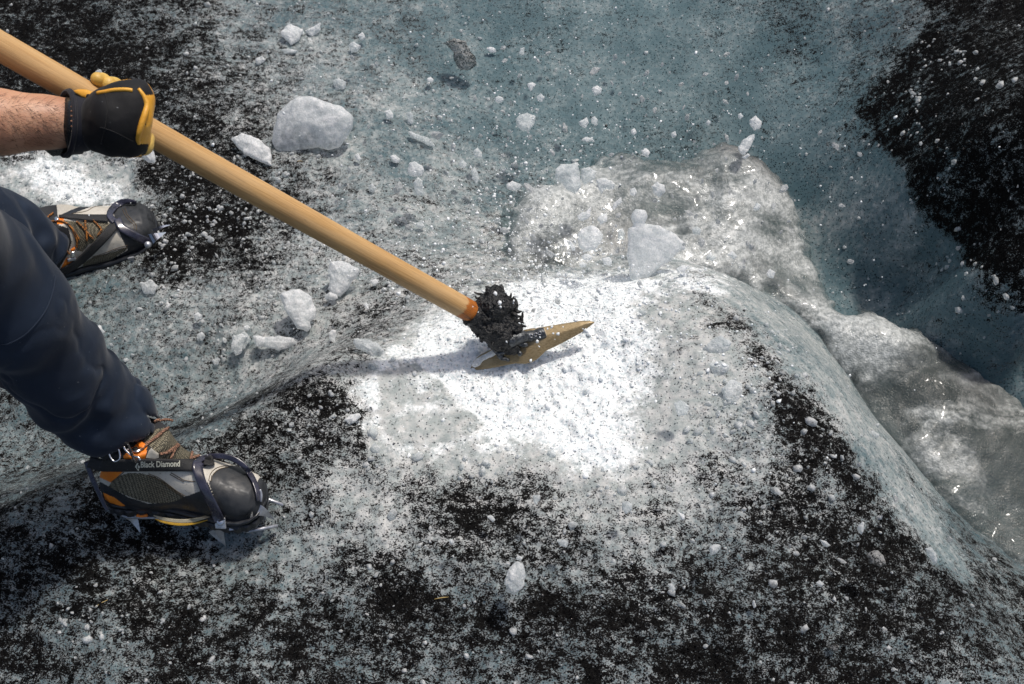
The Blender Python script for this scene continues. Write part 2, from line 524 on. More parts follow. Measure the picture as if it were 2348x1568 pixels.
def mat_weave(name, c1, c2, scale=520):
    n = N(name)
    x = n.n('TexCoord').outputs['Object']
    m = n.mapping((1, 1, 1.4), (0.5, 0.3, 0.7), x)
    br = n.n('TexBrick', {'Vector': m, 'Scale': scale / 2, 'Color1': (1, 1, 1, 1), 'Color2': (0.75, 0.75, 0.75, 1), 'Mortar': (0, 0, 0, 1), 'Mortar Size': 0.02 * 2, 'Brick Width': 0.9, 'Row Height': 0.55})
    vv = n.vor(scale * 0.62, m, out='Distance', rand=0.25)
    h = n.mapr(vv, 0.65, 0.2)
    c = n.mix(h, c1, c2)
    c = n.mix(n.mapr(n.noise(30, 3), 0.3, 0.7, 0, 0.35), c, c1)
    return n.p(Base_Color=c, Roughness=0.75, Normal=n.bump(h, 0.7, 0.0012), Specular_IOR_Level=0.35)

def mat_leather(name, c1, c2, rough=0.55, dirt=0.5):
    n = N(name)
    a = n.noise(22, 5, 0.65)
    c = n.mix(n.mapr(a, 0.3, 0.7), c1, c2)
    d = n.mapr(n.noise(300, 3, 0.7), 0.63, 0.7, 0, dirt)
    c = n.mix(d, c, (0.06, 0.05, 0.04))
    v = n.vor(600, rand=1)
    b = n.bump(v, 0.3, 0.0006); b = n.bump(n.noise(40, 4, 0.6), 0.35, 0.003, b)
    return n.p(Base_Color=c, Roughness=rough, Normal=b)

def mat_rubber(name, col, rough=0.3, wet=0.4):
    n = N(name)
    a = n.noise(45, 4, 0.6)
    c = n.mix(n.mapr(a, 0.3, 0.7), tuple(x * .7 for x in col), tuple(x * 1.5 for x in col))
    g = n.mapr(n.noise(380, 2, 0.6), 0.66, 0.72, 0, 0.35)
    c = n.mix(g, c, (0.12, 0.11, 0.10))
    b = n.bump(n.noise(420, 3, 0.6), 0.25, 0.0006); b = n.bump(n.noise(30, 3, 0.5), 0.2, 0.004, b)
    return n.p(Base_Color=c, Roughness=n.mapr(a, 0.3, 0.7, rough * .6, rough * 1.4), Normal=b, Coat_Weight=wet, Coat_Roughness=0.2)

def mat_fabric(name, c1, c2, scale=900):
    n = N(name)
    a = n.noise(14, 4, 0.6)
    c = n.mix(n.mapr(a, 0.3, 0.7), c1, c2)
    wv = n.noise(scale, 2, 0.6, n.mapping((1, 3, 1), (0.2, 0.4, 0.6)))
    b = n.bump(wv, 0.2, 0.0005)
    b = n.bump(n.noise(30, 4, 0.55, n.mapping((1, 1, 1.0), (0.3, 0.1, 0.4))), 0.25, 0.004, b)
    lint = n.mapr(n.noise(260, 2, 0.6), 0.735, 0.77, 0, 0.5)
    c = n.mix(lint, c, (0.3, 0.32, 0.34))
    return n.p(Base_Color=c, Roughness=0.72, Normal=b, Specular_IOR_Level=0.3, Sheen_Weight=0.12, Sheen_Roughness=0.4)

def mat_webbing(name, c1, c2):
    n = N(name)
    wv = n.n('TexWave', {'Vector': n.n('CombineXYZ', {0: n.attr('along')}).outputs[0], 'Scale': 70.0, 'Distortion': 1.0, 'Detail': 2.0}, wave_type='BANDS').outputs['Fac']
    c = n.mix(wv, c1, c2)
    g = n.mapr(n.noise(500, 2, 0.6), 0.68, 0.73, 0, 0.5)
    c = n.mix(g, c, (0.25, 0.25, 0.25))
    return n.p(Base_Color=c, Roughness=0.65, Normal=n.bump(wv, 0.35, 0.0008))

def mat_skin():
    n = N('tanned_forearm_skin')
    a = n.noise(26, 5, 0.6); b = n.noise(500, 3, 0.6)
    c = n.mix(n.mapr(a, 0.3, 0.7), (0.40, 0.19, 0.11), (0.54, 0.30, 0.185))
    fr = n.mapr(n.noise(160, 3, 0.7), 0.63, 0.72, 0, 0.5)
    c = n.mix(fr, c, (0.24, 0.085, 0.04))
    bb = n.bump(b, 0.25, 0.0006)
    bb = n.bump(n.vor(420), 0.2, 0.0006, bb)
    return n.p(Base_Color=c, Roughness=0.48, Normal=bb, Subsurface_Weight=0.12, Subsurface_Radius=(0.01, 0.004, 0.002), Subsurface_Scale=0.6)

def mat_lace(name, base, fleck):
    n = N(name)
    wv = n.n('TexWave', {'Vector': n.mapping((1, 1, 1), (0.3, 0.5, 0.8)), 'Scale': 130.0, 'Distortion': 6.0, 'Detail': 2.0, 'Detail Scale': 8.0}, wave_type='BANDS').outputs['Fac']
    c = n.mix(n.mapr(wv, 0.55, 0.75), base, fleck)
    return n.p(Base_Color=c, Roughness=0.7, Normal=n.bump(wv, 0.5, 0.001))

M = {}
M['ground'] = mat_ground()
M['water'] = mat_water()
M['ice'] = mat_ice('chipped_white_ice', (0.74, 0.78, 0.79), (0.95, 0.96, 0.96), 0.2, see0=.15, see1=.6)
M['ice_clear'] = mat_ice('clear_ice_fleck', (0.84, 0.87, 0.88), (0.98, 0.98, 0.98), 0.2, 0.2, see0=.05, see1=.45)
M['ice_white'] = mat_ice('bubbly_white_ice', (0.80, 0.83, 0.84), (0.97, 0.97, 0.97), 0.1, 0.3, see0=.05, see1=.5)
M['crush'] = simple('powdery_crushed_ice', (0.80, 0.83, 0.84), 0.5, bscale=400, var=0.12, vscale=200)
M['ice_dirty'] = mat_ice('gritty_ice', (0.33, 0.33, 0.33), (0.56, 0.56, 0.55), 0.15, 0.3, dirty=0.7)
M['grit'] = simple('wet_black_grit', (0.009, 0.0085, 0.0085), 0.28, bscale=900, var=0.5, vscale=300, spec=0.6)
M['wood'] = mat_wood()
M['brass'] = mat_brass()
M['tar'] = simple('torn_black_rubber', (0.0045, 0.0045, 0.005), 0.38, bscale=260, bstr=0.9, bdist=0.004, var=0.6, vscale=160)
M['iron'] = simple('dark_forged_iron', (0.07, 0.075, 0.08), 0.4, 0.7, bscale=260, bstr=0.6, bdist=0.002, var=0.5, vscale=150)
M['steel'] = simple('dull_silver_steel', (0.42, 0.43, 0.46), 0.36, 0.75, bscale=300, bstr=0.2, var=0.3, vscale=60)
M['bright_steel'] = simple('bright_silver_metal', (0.75, 0.75, 0.76), 0.2, 1.0, bscale=200, bstr=0.1, var=0.15)
M['navy'] = mat_fabric('navy_softshell', (0.0060, 0.0125, 0.027), (0.0115, 0.0210, 0.041))
M['grey_lining'] = mat_fabric('grey_lining', (0.045, 0.04, 0.05), (0.075, 0.065, 0.08))
M['skin'] = mat_skin()
M['hair'] = simple('dark_arm_hair', (0.05, 0.022, 0.010), 0.5)
M['glove_black'] = mat_fabric('black_neoprene', (0.0035, 0.0035, 0.004), (0.006, 0.006, 0.0075), 700)
M['cuff'] = mat_fabric('charcoal_neoprene_cuff', (0.011, 0.011, 0.016), (0.018, 0.018, 0.026), 700)
M['yellow'] = mat_leather('ochre_glove_leather', (0.62, 0.27, 0.02), (0.80, 0.42, 0.05), 0.45, 0.25)
M['finger'] = mat_leather('tan_finger_leather', (0.56, 0.34, 0.07), (0.74, 0.50, 0.14), 0.5, 0.35)
M['watch'] = simple('black_watch_plastic', (0.012, 0.013, 0.014), 0.3, var=0.2)
M['beige'] = mat_leather('light_grey_suede', (0.42, 0.39, 0.33), (0.56, 0.53, 0.47), 0.6, 0.7)
M['weave'] = mat_weave('olive_brown_weave', (0.045, 0.040, 0.028), (0.32, 0.285, 0.20))
M['rubber'] = mat_rubber('black_boot_rubber', (0.010, 0.012, 0.016), 0.42, 0.15)
M['cap'] = mat_rubber('charcoal_toe_rubber', (0.017, 0.019, 0.022), 0.6, 0.04)
M['orange'] = mat_leather('orange_panel', (0.72, 0.17, 0.01), (0.85, 0.25, 0.02), 0.5, 0.35)
M['orange_plastic'] = simple('orange_plastic', (0.85, 0.22, 0.015), 0.35, var=0.1)
M['midsole'] = simple('beige_midsole', (0.30, 0.27, 0.19), 0.55, var=0.3)
M['midyellow'] = simple('mustard_midsole', (0.42, 0.24, 0.02), 0.5, var=0.3)
M['bail'] = mat_rubber('dark_purple_plastic', (0.022, 0.022, 0.038), 0.25, 0.6)
M['web'] = mat_webbing('black_webbing', (0.006, 0.006, 0.007), (0.024, 0.024, 0.025))
M['lace'] = mat_lace('brown_flecked_lace', (0.06, 0.03, 0.018), (0.42, 0.22, 0.14))
M['lace2'] = mat_lace('orange_flecked_lace', (0.015, 0.012, 0.01), (0.55, 0.2, 0.03))
M['collar'] = mat_fabric('charcoal_collar_fleece', (0.016, 0.017, 0.019), (0.03, 0.031, 0.034), 400)
M['logo'] = simple('pale_woven_lettering', (0.50, 0.50, 0.42), 0.7, var=0.15)
M['stitch'] = simple('brown_stitching', (0.09, 0.06, 0.03), 0.7)
M['straw'] = simple('dry_straw', (0.45, 0.32, 0.12), 0.6)

# ------------------------------------------------------------------ ground
GC = [  # picture place and height of ground there
 (0,1560,-.03),(400,1560,.0),(800,1560,-.02),(1200,1560,0),(1600,1560,-.01),(2000,1560,-.03),(2347,1560,-.08),(-400,1560,-.03),(2700,1560,-.12),
 (0,1350,-.02),(300,1400,-.01),(600,1330,.0),(900,1400,.0),(1200,1380,.02),(1500,1380,.02),(1800,1400,.01),
 (400,1230,-.035),(550,1250,-.03),(700,1180,.0),(1000,1230,.02),(1300,1180,.02),(1600,1150,.02),(1800,1230,.0),(1950,1300,-.02),(2150,1450,-.04),
 (0,1180,-.03),(150,1110,-.045),(300,1060,-.04),(450,985,-.02),(600,915,.01),(700,850,.02),(790,815,.0),(-200,1250,-.04),
 (-100,1120,-.28),(100,1078,-.29),(330,1015,-.30),(470,952,-.29),(590,888,-.27),(680,822,-.24),(770,785,-.18),(330,850,-.30),(600,740,-.28),
 (300,700,-.3),(200,520,-.33),(0,400,-.32),(300,100,-.31),(600,400,-.31),(600,100,-.33),(900,300,-.34),(1000,600,-.24),(950,740,-.10),(-300,700,-.3),(-300,200,-.3),
 (1000,830,-.02),(1200,760,-.025),(1400,740,-.03),(1150,950,-.01),(1250,850,-.022),(1450,860,-.02),(1480,700,-.05),(1600,680,-.05),(900,900,-.005),(1000,1000,.005),(1300,1040,.01),
 (1640,650,-.06),(1740,750,-.02),(1850,870,-.0),(1940,1010,-.02),(2040,1170,-.045),(2190,1330,-.10),(2347,1450,-.17),
 (1790,720,-.2),(1920,850,-.25),(2070,1030,-.28),(2180,1180,-.28),(2340,1330,-.26),
 (1500,500,-.42),(1250,560,-.34),(1350,640,-.2),(1900,720,-.43),(2150,900,-.46),(2320,1150,-.44),(2600,1300,-.45),(2800,1550,-.47),(3050,1850,-.48),(2950,1350,-.3),(2450,1620,-.14),(2700,1900,-.2),
 (1600,300,-.41),(1750,420,-.45),(1900,560,-.43),(2080,640,-.39),(2347,840,-.33),(1900,300,-.33),(2000,380,-.28),(2130,520,-.22),(2250,630,-.15),(2347,700,-.12),
 (2200,380,-.07),(2347,400,-.0),(2300,100,-.04),(2100,0,-.16),(1800,0,-.28),(1500,0,-.34),(1200,0,-.35),(900,0,-.34),(1300,300,-.40),(1100,450,-.37),(1900,150,-.31),(2700,400,.05),(2700,900,-.05),
 (300,-300,-.3),(1200,-300,-.3),(2000,-300,-.2),(2600,-200,0),(1200,1900,0),(300,1900,0),(2200,1900,-.1)]
gp = np.array([PZ(*c) for c in GC])
def tps(r2): return 0.5 * r2 * np.log(np.maximum(r2, 1e-12))
_n = len(gp)
K = tps(((gp[:, None, :2] - gp[None, :, :2]) ** 2).sum(-1)) + np.eye(_n) * 0.002
A = np.zeros((_n + 3, _n + 3)); A[:_n, :_n] = K
A[:_n, _n] = 1; A[:_n, _n + 1:] = gp[:, :2]; A[_n:, :_n] = A[:_n, _n:].T
sol = np.linalg.solve(A, np.concatenate([gp[:, 2], [0, 0, 0]]))
GCX, GCY = 0.0, 1.0
def base_h(x, y):
    x = np.asarray(x, float); y = np.asarray(y, float)
    sh = x.shape; x = x.ravel(); y = y.ravel()
    r = np.hypot((x - GCX), (y - GCY))
    s = np.minimum(1, 1.75 / np.maximum(r, 1e-6))        # outside the studied patch, hold the rim
    xx = GCX + (x - GCX) * s; yy = GCY + (y - GCY) * s
    z = np.zeros(len(x))
    for a in range(0, len(x), 60000):
        q = slice(a, a + 60000)
        r2 = (xx[q, None] - gp[None, :, 0]) ** 2 + (yy[q, None] - gp[None, :, 1]) ** 2
        z[q] = tps(r2) @ sol[:_n] + sol[_n] + sol[_n + 1] * xx[q] + sol[_n + 2] * yy[q]
    f = np.clip((r - 1.75) / 3.0, 0, 1)
    z = z * (1 - f) + f * (-0.15)
    return z.reshape(sh)

# rough amount of dirt, read off by eye on a coarse lattice
DM = """9987543333223221234334699
999865433322221112334589 9
9998754332221111222357999
8538875322222223322247899
3127886433233001121112699
3348885333232002000022399
3345543334423121301213269
3333333455211001220012225
3333334354731000012420123
4443334677380000003561012
4444468653222010134573111
5566656433335322345568121
6777543444655545556678532
8777644556464666667888653
6557765766679988778887665
7546777676556767888776655"""
DMAP = np.array([[int(ch) for ch in r.replace(' ', '')[:24]] for r in DM.split('\n')], float) / 9.0
def samp(mp, u, v):
    h, w_ = mp.shape
    x = np.clip(u / 2347 * w_ - 0.5, 0, w_ - 1.001); y = np.clip(v / 1568 * h - 0.5, 0, h - 1.001)
    i = x.astype(int); j = y.astype(int); fx = x - i; fy = y - j
    fx = fx * fx * (3 - 2 * fx); fy = fy * fy * (3 - 2 * fy)
    return (mp[j, i] * (1 - fx) + mp[j, i + 1] * fx) * (1 - fy) + (mp[j + 1, i] * (1 - fx) + mp[j + 1, i + 1] * fx) * fy

def blobs(u, v, L):
    s = np.zeros(np.shape(u))
    for (a, b, ru, rv, rot, amp) in L:
        c, q = math.cos(R(rot)), math.sin(R(rot))
        x = (u - a) * c + (v - b) * q; y = -(u - a) * q + (v - b) * c
        s = s + amp * np.exp(-(x / ru) ** 2 - (y / rv) ** 2)
    return s

WHITE = [(905,830),(980,775),(1080,740),(1190,700),(1290,680),(1390,690),(1460,740),(1485,820),(1470,900),(1430,960),(1440,1040),(1390,1080),(1300,1050),(1200,1000),(1100,985),(1010,1000),(900,1010),(865,960),(850,880)]
BAND = [(1650,645),(1750,750),(1850,870),(1940,1010),(2010,1110),(2090,1225),(2150,1290),(2230,1330),(2190,1240),(2110,1120),(2050,1010),(1990,900),(1900,780),(1810,690),(1720,625)]
FACET = [(868,850),(950,825),(1010,870),(1060,920),(1110,965),(1090,990),(1000,1010),(900,1020),(872,960)]
DARKU = [(2050,-200),(2140,60),(2030,180),(1990,250),(2060,360),(2130,470),(2200,560),(2347,680),(2600,900),(3000,900),(3000,-200)]
def ground_attr(u, v, p):
    wn_ = fbm(p, 9, 4, 3)
    uu = u + 60 * fbm(p, 11, 3, 11); vv = v + 60 * fbm(p, 11, 3, 21)
    D = samp(DMAP, uu, vv) + .05
    D += blobs(uu, vv, [(560,925,130,22,-22,.45),(430,975,80,18,-18,.35),(820,938,70,18,0,.6),(760,900,80,50,-20,.2),(1830,1080,40,110,-15,.35),(1850,1250,80,70,0,.2),
                        (1000,1370,150,30,8,.35),(950,1400,120,40,0,.3),(1150,1230,120,40,20,.25),(1020,1130,110,50,25,.25),(1690,740,60,20,-10,.4),(150,130,200,110,20,.3),
                        (430,450,160,60,45,.35),(420,570,120,60,20,.3),(0,1500,200,40,0,.2),(1850,950,45,200,-32,.35),(1760,780,40,60,-30,.3),(1620,960,110,60,0,.16),(1560,1080,160,60,0,.12),(1700,900,60,80,0,.12),
                        (1250,1050,250,30,0,-.15),(1400,700,120,40,0,-.3),(150,400,150,70,15,-.6),(1980,900,50,260,-37,-.55),(1860,700,60,140,-37,-.2),(740,1270,120,40,-20,-.15),(600,830,100,50,0,-.1),(1090,1120,60,40,0,.15)])
    sd_d = poly_sd(u + 70 * wn_, v + 70 * fbm(p, 12, 4, 67), DARKU)
    D = np.where(sd_d < 60, np.maximum(D, np.clip(1.15 - np.maximum(sd_d, 0) / 60, 0, 1.15) * np.clip((60 - sd_d) / 60, 0, 1)), D)
    sd_w = poly_sd(u + 50 * wn_, v + 50 * fbm(p, 10, 4, 8), WHITE)
    Wt = np.clip(0.55 - sd_w / 150, 0, 1)
    D = D - 1.5 * np.clip(0.6 - sd_w / 90, 0, 1)
    sd_b = poly_sd(u + 60 * wn_, v + 45 * fbm(p, 14, 4, 66), BAND)
    bandf = np.clip(.5 - sd_b / 60, 0, 1)
    D = D * (1 - .93 * bandf) + np.exp(-((sd_b - 45) / 30) ** 2) * .22 * (u < np.interp(v, [640, 750, 870, 1010, 1110, 1225, 1330], [1680, 1780, 1880, 1970, 2040, 2120, 2200]))
    # cut facet of clear ice at the left of the fresh pit
    sd_f = poly_sd(u + 12 * wn_, v + 12 * wn_, FACET)
    fc = np.clip(0.5 - sd_f / 14, 0, 1)
    Wt = Wt * (1 - 0.72 * fc) + blobs(u, v, [(1400,880,70,50,20,-.35),(1330,790,60,25,0,-.15),(1440,770,40,40,0,-.25),(1350,930,60,25,-20,-.3),(1180,920,50,22,10,-.2),(1040,800,60,22,-10,-.15),(1230,870,160,80,0,.3)])
    Wt += blobs(u, v, [(130,410,130,55,18,.62),(240,445,70,30,0,.3),(1560,620,120,60,10,.25),(1330,670,160,40,-8,.35),(1620,830,50,60,0,.35),(1630,660,60,30,0,.3),(1350,655,330,30,-4,.35),(680,80,60,30,0,.25)])
    Fr = 0.26 + blobs(u, v, [(1200,870,520,320,0,.75),(700,700,400,300,20,.35),(600,250,300,200,20,.35),(1600,750,150,150,0,.4),(700,1250,400,150,-15,.25),(1980,960,60,260,-37,.35),
                             (150,400,250,120,0,.5),(1700,1000,300,250,0,.15),(1350,1150,500,150,0,.3),(1500,150,500,250,0,-.2),(1600,300,250,90,10,-.5),(2100,700,300,120,25,-.2),(200,950,300,100,0,-.1)])
    Sl = np.clip(blobs(u, v, [(1600,250,600,300,15,1.2),(2050,500,200,500,-37,1.1),(1960,900,70,330,-33,1.2),(1300,150,400,250,0,.4),(980,930,100,70,0,.9)]), 0, 1)
    Fr = Fr + .32 * np.clip(.9 - np.maximum(sd_w, 0) / 220, 0, 1)
    Fr = Fr * (1 - .5 * bandf) + .30 * bandf; Sl = np.maximum(Sl, .8 * bandf)
    return np.clip(D, 0, 1.2), np.clip(Wt, 0, 1.1), np.clip(Fr, 0, 1.2), Sl

def warp_axis(lo, hi, step, far, ratio=1.22):
    a = list(np.arange(lo, hi + step, step))
    s = step; x = a[-1]; r = []
    while x < far: s *= ratio; x += s; r.append(x)
    s = step; x = lo; l = []
    while x > -far: s *= ratio; x -= s; l.append(x)
    return np.array(l[::-1] + a + r)
GS = 0.0036
ax_ = warp_axis(-1.45, 1.45, GS, 40); ay_ = warp_axis(0.2, 2.35, GS, 40)
GX, GY = np.meshgrid(ax_, ay_, indexing='ij')
GZ = base_h(GX, GY)
p3 = np.stack([GX, GY, GX * 0 + 0.5], -1)
pu, pv, pd = uv_of(np.stack([GX, GY, GZ], -1))
pd = np.maximum(pd, 0.1)
mid_ = (pd > 0.2) & (np.hypot(GX, GY - 1) < 3.5)
pu = np.where(mid_, pu, 600 + 500 * np.sin(GX * 0.8)); pv = np.where(mid_, pv, 1300 + 150 * np.sin(GY))
gD, gW, gF, gS = ground_attr(pu, pv, p3)
rel = 1 - 0.8 * gS
GZ = GZ + fbm(p3, 5, 3, 1) * 0.022 * (1 - 0.5 * gS)
GZ = GZ + rel * (fbm(p3, 26, 3, 5) * 0.008 + fbm(p3, 110, 2, 9) * 0.0035)
# lumps of crushed ice in the pit
lump = np.abs(fbm(p3, 38, 4, 31))
GZ = GZ + gW * (lump * 0.020 - 0.006) + gW * fbm(p3, 16, 3, 35) * 0.016 + gW * fbm(p3, 75, 3, 33) * 0.006
nx, ny = GX.shape
ii = np.arange(nx * ny).reshape(nx, ny)
gf = np.stack([ii[:-1, :-1], ii[1:, :-1], ii[1:, 1:], ii[:-1, 1:]], -1).reshape(-1, 4)
gv = np.stack([GX, GY, GZ], -1).reshape(-1, 3)
ground = mesh_obj('ice_ground', gv, gf, M['ground'], attrs={'dirt': gD.ravel(), 'white': gW.ravel(), 'frost': gF.ravel(), 'slick': gS.ravel()})
tag(ground, 'dirty blue glacier ice ground with black grit', kind='structure')

def ground_z(x, y):
    i = np.clip(np.searchsorted(ax_, x) - 1, 0, nx - 2); j = np.clip(np.searchsorted(ay_, y) - 1, 0, ny - 2)
    fx = (x - ax_[i]) / (ax_[i + 1] - ax_[i]); fy = (y - ay_[j]) / (ay_[j + 1] - ay_[j])
    return (GZ[i, j] * (1 - fx) + GZ[i + 1, j] * fx) * (1 - fy) + (GZ[i, j + 1] * (1 - fx) + GZ[i + 1, j + 1] * fx) * fy
def ground_at(arr, x, y):
    i = np.clip(np.searchsorted(ax_, x), 0, nx - 1); j = np.clip(np.searchsorted(ay_, y), 0, ny - 1)
    return arr[i, j]
def ghit(u, v):
    """where the sight line through (u, v) meets the ground"""
    u = np.atleast_1d(np.asarray(u, float)); v = np.atleast_1d(np.asarray(v, float))
    k = FW[None] + RT[None] * ((u - CU) / F)[:, None] + UP[None] * ((CV - v) / F)[:, None]
    d = np.full(len(u), 1.2); done = np.zeros(len(u), bool)
    for s in range(420):
        q = C0 + k * d[:, None]
        below = q[:, 2] < ground_z(q[:, 0], q[:, 1])
        done |= below
        d = np.where(done, d, d + 0.005)
        if done.all(): break
    return C0 + k * d[:, None], d

# ------------------------------------------------------------------ water
WP = [(1150,520),(1160,470),(1200,430),(1290,400),(1360,375),(1380,345),(1430,340),(1500,350),(1555,365),(1600,345),(1650,310),(1685,320),(1760,370),(1820,430),(1850,490),(1870,570),
      (1905,640),(1920,690),(1970,705),(2040,715),(2080,740),(2150,770),(2240,810),(2330,870),(2420,930),(2600,1100),(2850,1300),(3150,1650),(3150,2000),(2900,1950),(2650,1700),(2470,1500),(2330,1330),(2280,1280),(2180,1200),(2110,1110),(2030,1040),
      (1990,960),(1930,870),(1870,790),(1790,700),(1700,640),(1560,640),(1400,640),(1260,640),(1180,620),(1150,580)]
wl = [(1400,500,-.30),(1700,480,-.30),(1800,640,-.33),(2100,850,-.345),(2300,1150,-.36),(1200,550,-.27),(2600,1200,-.38),(1650,330,-.26)]
def water_level(u):
    return np.interp(u, [1150, 1400, 1650, 1800, 1950, 2100, 2350, 2600], [-.27, -.30, -.285, -.33, -.355, -.345, -.36, -.38])
Wxy = np.array([PZ(a, b, float(water_level(a)))[:2] for a, b in WP])
wax = np.arange(Wxy[:, 0].min() - 0.05, Wxy[:, 0].max() + 0.05, 0.0045)
way = np.arange(Wxy[:, 1].min() - 0.05, Wxy[:, 1].max() + 0.05, 0.0045)
WX, WY = np.meshgrid(wax, way, indexing='ij')
q3 = np.stack([WX, WY, WX * 0 + 1.7], -1)
jx = 0.035 * fbm(q3, 22, 4, 40); jy = 0.035 * fbm(q3, 22, 4, 44)
wd = -poly_sd(WX + jx, WY + jy, Wxy)
wu, wv_, _ = uv_of(np.stack([WX, WY, WX * 0 - 0.31], -1))
cf, sf = math.cos(R(-38)), math.sin(R(-38))
fl3 = np.stack([(WX * cf + WY * sf * -1) * 0.55, (WX * sf + WY * cf) * 1.3, WX * 0], -1)
fl3 = fl3 + 0.08 * np.stack([fbm(q3, 6, 2, 60), fbm(q3, 6, 2, 62), WX * 0], -1)
turb = fbm(fl3, 6, 3, 50) * 0.030 + fbm(q3, 24, 3, 53) * 0.008 
bulge = blobs(wu, wv_, [(1480,430,240,70,-8,.03),(1720,430,90,110,30,.05),(2030,780,120,70,20,.075),(1250,500,90,70,0,.035),(2200,950,130,100,30,.03)])
wz = water_level(wu) + turb * np.clip(wd / 0.05, 0, 1) + (0.035 + bulge * .7) * (1 - np.exp(-np.maximum(wd, 0) / 0.02)) - 0.03 + np.minimum(wd, 0) * 5
keep = wd > -0.03
wi = np.arange(WX.size).reshape(WX.shape)
wf_ = np.stack([wi[:-1, :-1], wi[1:, :-1], wi[1:, 1:], wi[:-1, 1:]], -1).reshape(-1, 4)
wf_ = wf_[keep.ravel()[wf_].all(1)]
used = np.unique(wf_); rem = -np.ones(WX.size, int); rem[used] = np.arange(len(used))
foam_vignette = np.clip(0.55 + blobs(wu, wv_, [(1300,480,170,90,0,.35),(1400,590,250,60,0,.2),(1740,520,130,130,0,.15),(2010,770,130,60,20,.45),(2150,1000,200,130,30,-.15),(2300,1250,120,150,0,-.4),(1800,700,120,60,35,.1),(1500,560,100,50,0,-.25),(2080,960,70,60,0,-.3),(2300,1050,280,400,-20,-.6),(1990,740,90,40,15,.35),(1760,560,120,120,0,-.15)]), 0, 1)  # froth amounts; lowered at far right to paint edge darkening into the colour
brown = np.clip(blobs(wu, wv_, [(1690,345,90,45,15,.9),(1780,390,70,50,30,.5),(1420,560,60,40,20,.45),(2250,880,90,50,30,.4)]), 0, 1)
wob_ = mesh_obj('water', np.stack([WX, WY, wz], -1).reshape(-1, 3)[used], rem[wf_], M['water'], attrs={'foam_vignette': foam_vignette.ravel()[used], 'brown': brown.ravel()[used], 'edge': np.clip(wd / 0.06, 0, 1).ravel()[used]})
tag(wob_, 'grey frothing meltwater stream in the ice channel', kind='structure')
WIN = poly_sd
# ------------------------------------------------------------------ the ice hoe
HD = 1.83
rod_a = P(-60, 70, 1.315); rod_b = P(1088, 722, 1.845)
# points in the picture on the rod's axis
ax0, ax1 = P(0, 106, 1.335), P(1084, 719, HD)
rdir = (ax1 - ax0) / np.linalg.norm(ax1 - ax0)
hoe = empty('ice_hoe', ax1)
tag(hoe, 'long wooden handled hoe with bronze leaf blade and torn black rubber at its socket', 'hoe')
L0 = -0.42                       # runs on out of the picture past the hand
rodlen = np.linalg.norm(ax1 - ax0)
V = []; Fc = []; al = []; ar = []
sg = 40; nr = 260
side = np.cross(rdir, [0, 0, 1.0]); side /= np.linalg.norm(side); upv = np.cross(side, rdir)
for i in range(nr + 1):
    s = L0 + (rodlen + 0.03 - L0) * i / nr
    c = ax0 + rdir * s
    bow = 0.0016 * math.sin(s * 5)
    for k in range(sg):
        a = 2 * math.pi * k / sg
        r = 0.0203 + 0.0002 * math.sin(s * 17) + 0.00025 * math.sin(2 * a + s * 6)
        V.append(c + side * (r * math.cos(a) + bow) + upv * r * math.sin(a))
        al.append((s - L0) / (rodlen - L0)); ar.append(math.cos(a) * 0.35)
for i in range(nr):
    for k in range(sg):
        Fc.append((i * sg + k, i * sg + (k + 1) % sg, (i + 1) * sg + (k + 1) % sg, (i + 1) * sg + k))
Fc.append(tuple(range(sg))[::-1])
mesh_obj('handle', V, Fc, M['wood'], hoe, attrs={'along': al, 'around': ar})

# iron ferrule the rubber is wrapped round
m = MB(); m.add(*tube([ax1 - rdir * 0.006 + rdir * k * 0.01 for k in range(0, 8)], [0.0232, 0.0235, 0.0238, 0.0238, 0.0236, 0.0232, 0.022, 0.02], 32))
mesh_obj('ferrule', m.v, m.f, M['tar'], hoe)
# torn lump of rubber
def jag(p, amp, sc=60, seed=0): return amp * fbm(p, sc, 4, seed, 0.6)
Kc = lambda u, v, d: P(u, v, d)
lump_pts = [(Kc(1088, 722, 1.835), .024), (Kc(1120, 745, 1.848), .0285), (Kc(1150, 772, 1.856), .0265), (Kc(1172, 792, 1.862), .018)]
lump_top = [(Kc(1120, 735, 1.85), .024), (Kc(1132, 700, 1.84), .030), (Kc(1137, 678, 1.84), .019)]
lump_r = [(Kc(1150, 712, 1.85), .022), (Kc(1167, 700, 1.85), .016)]
lump_d = [(Kc(1160, 740, 1.85), .022), (Kc(1183, 752, 1.85), .013)]
def f_lump(p):
    d = chain(p, lump_pts, .01)
    d = smin(d, chain(p, lump_top, .01), .008); d = smin(d, chain(p, lump_r, .01), .005); d = smin(d, chain(p, lump_d, .01), .006)
    d = d + jag(p, 0.0085, 70, 4) + 0.0035 * np.abs(vnoise(p, 260, 6))
    al_ = (p - (ax1 - rdir * 0.012)) @ rdir        # cut square at the wood
    return smax(d, -al_, 0.004)
allp = lump_pts + lump_top + lump_r + lump_d
lo, hi = bounds(allp, 0.015)
Vv, Ff = surfnets(f_lump, lo, hi, 0.0013)
rub = mesh_obj('rubber_wrap', Vv, Ff, M['tar'], hoe)
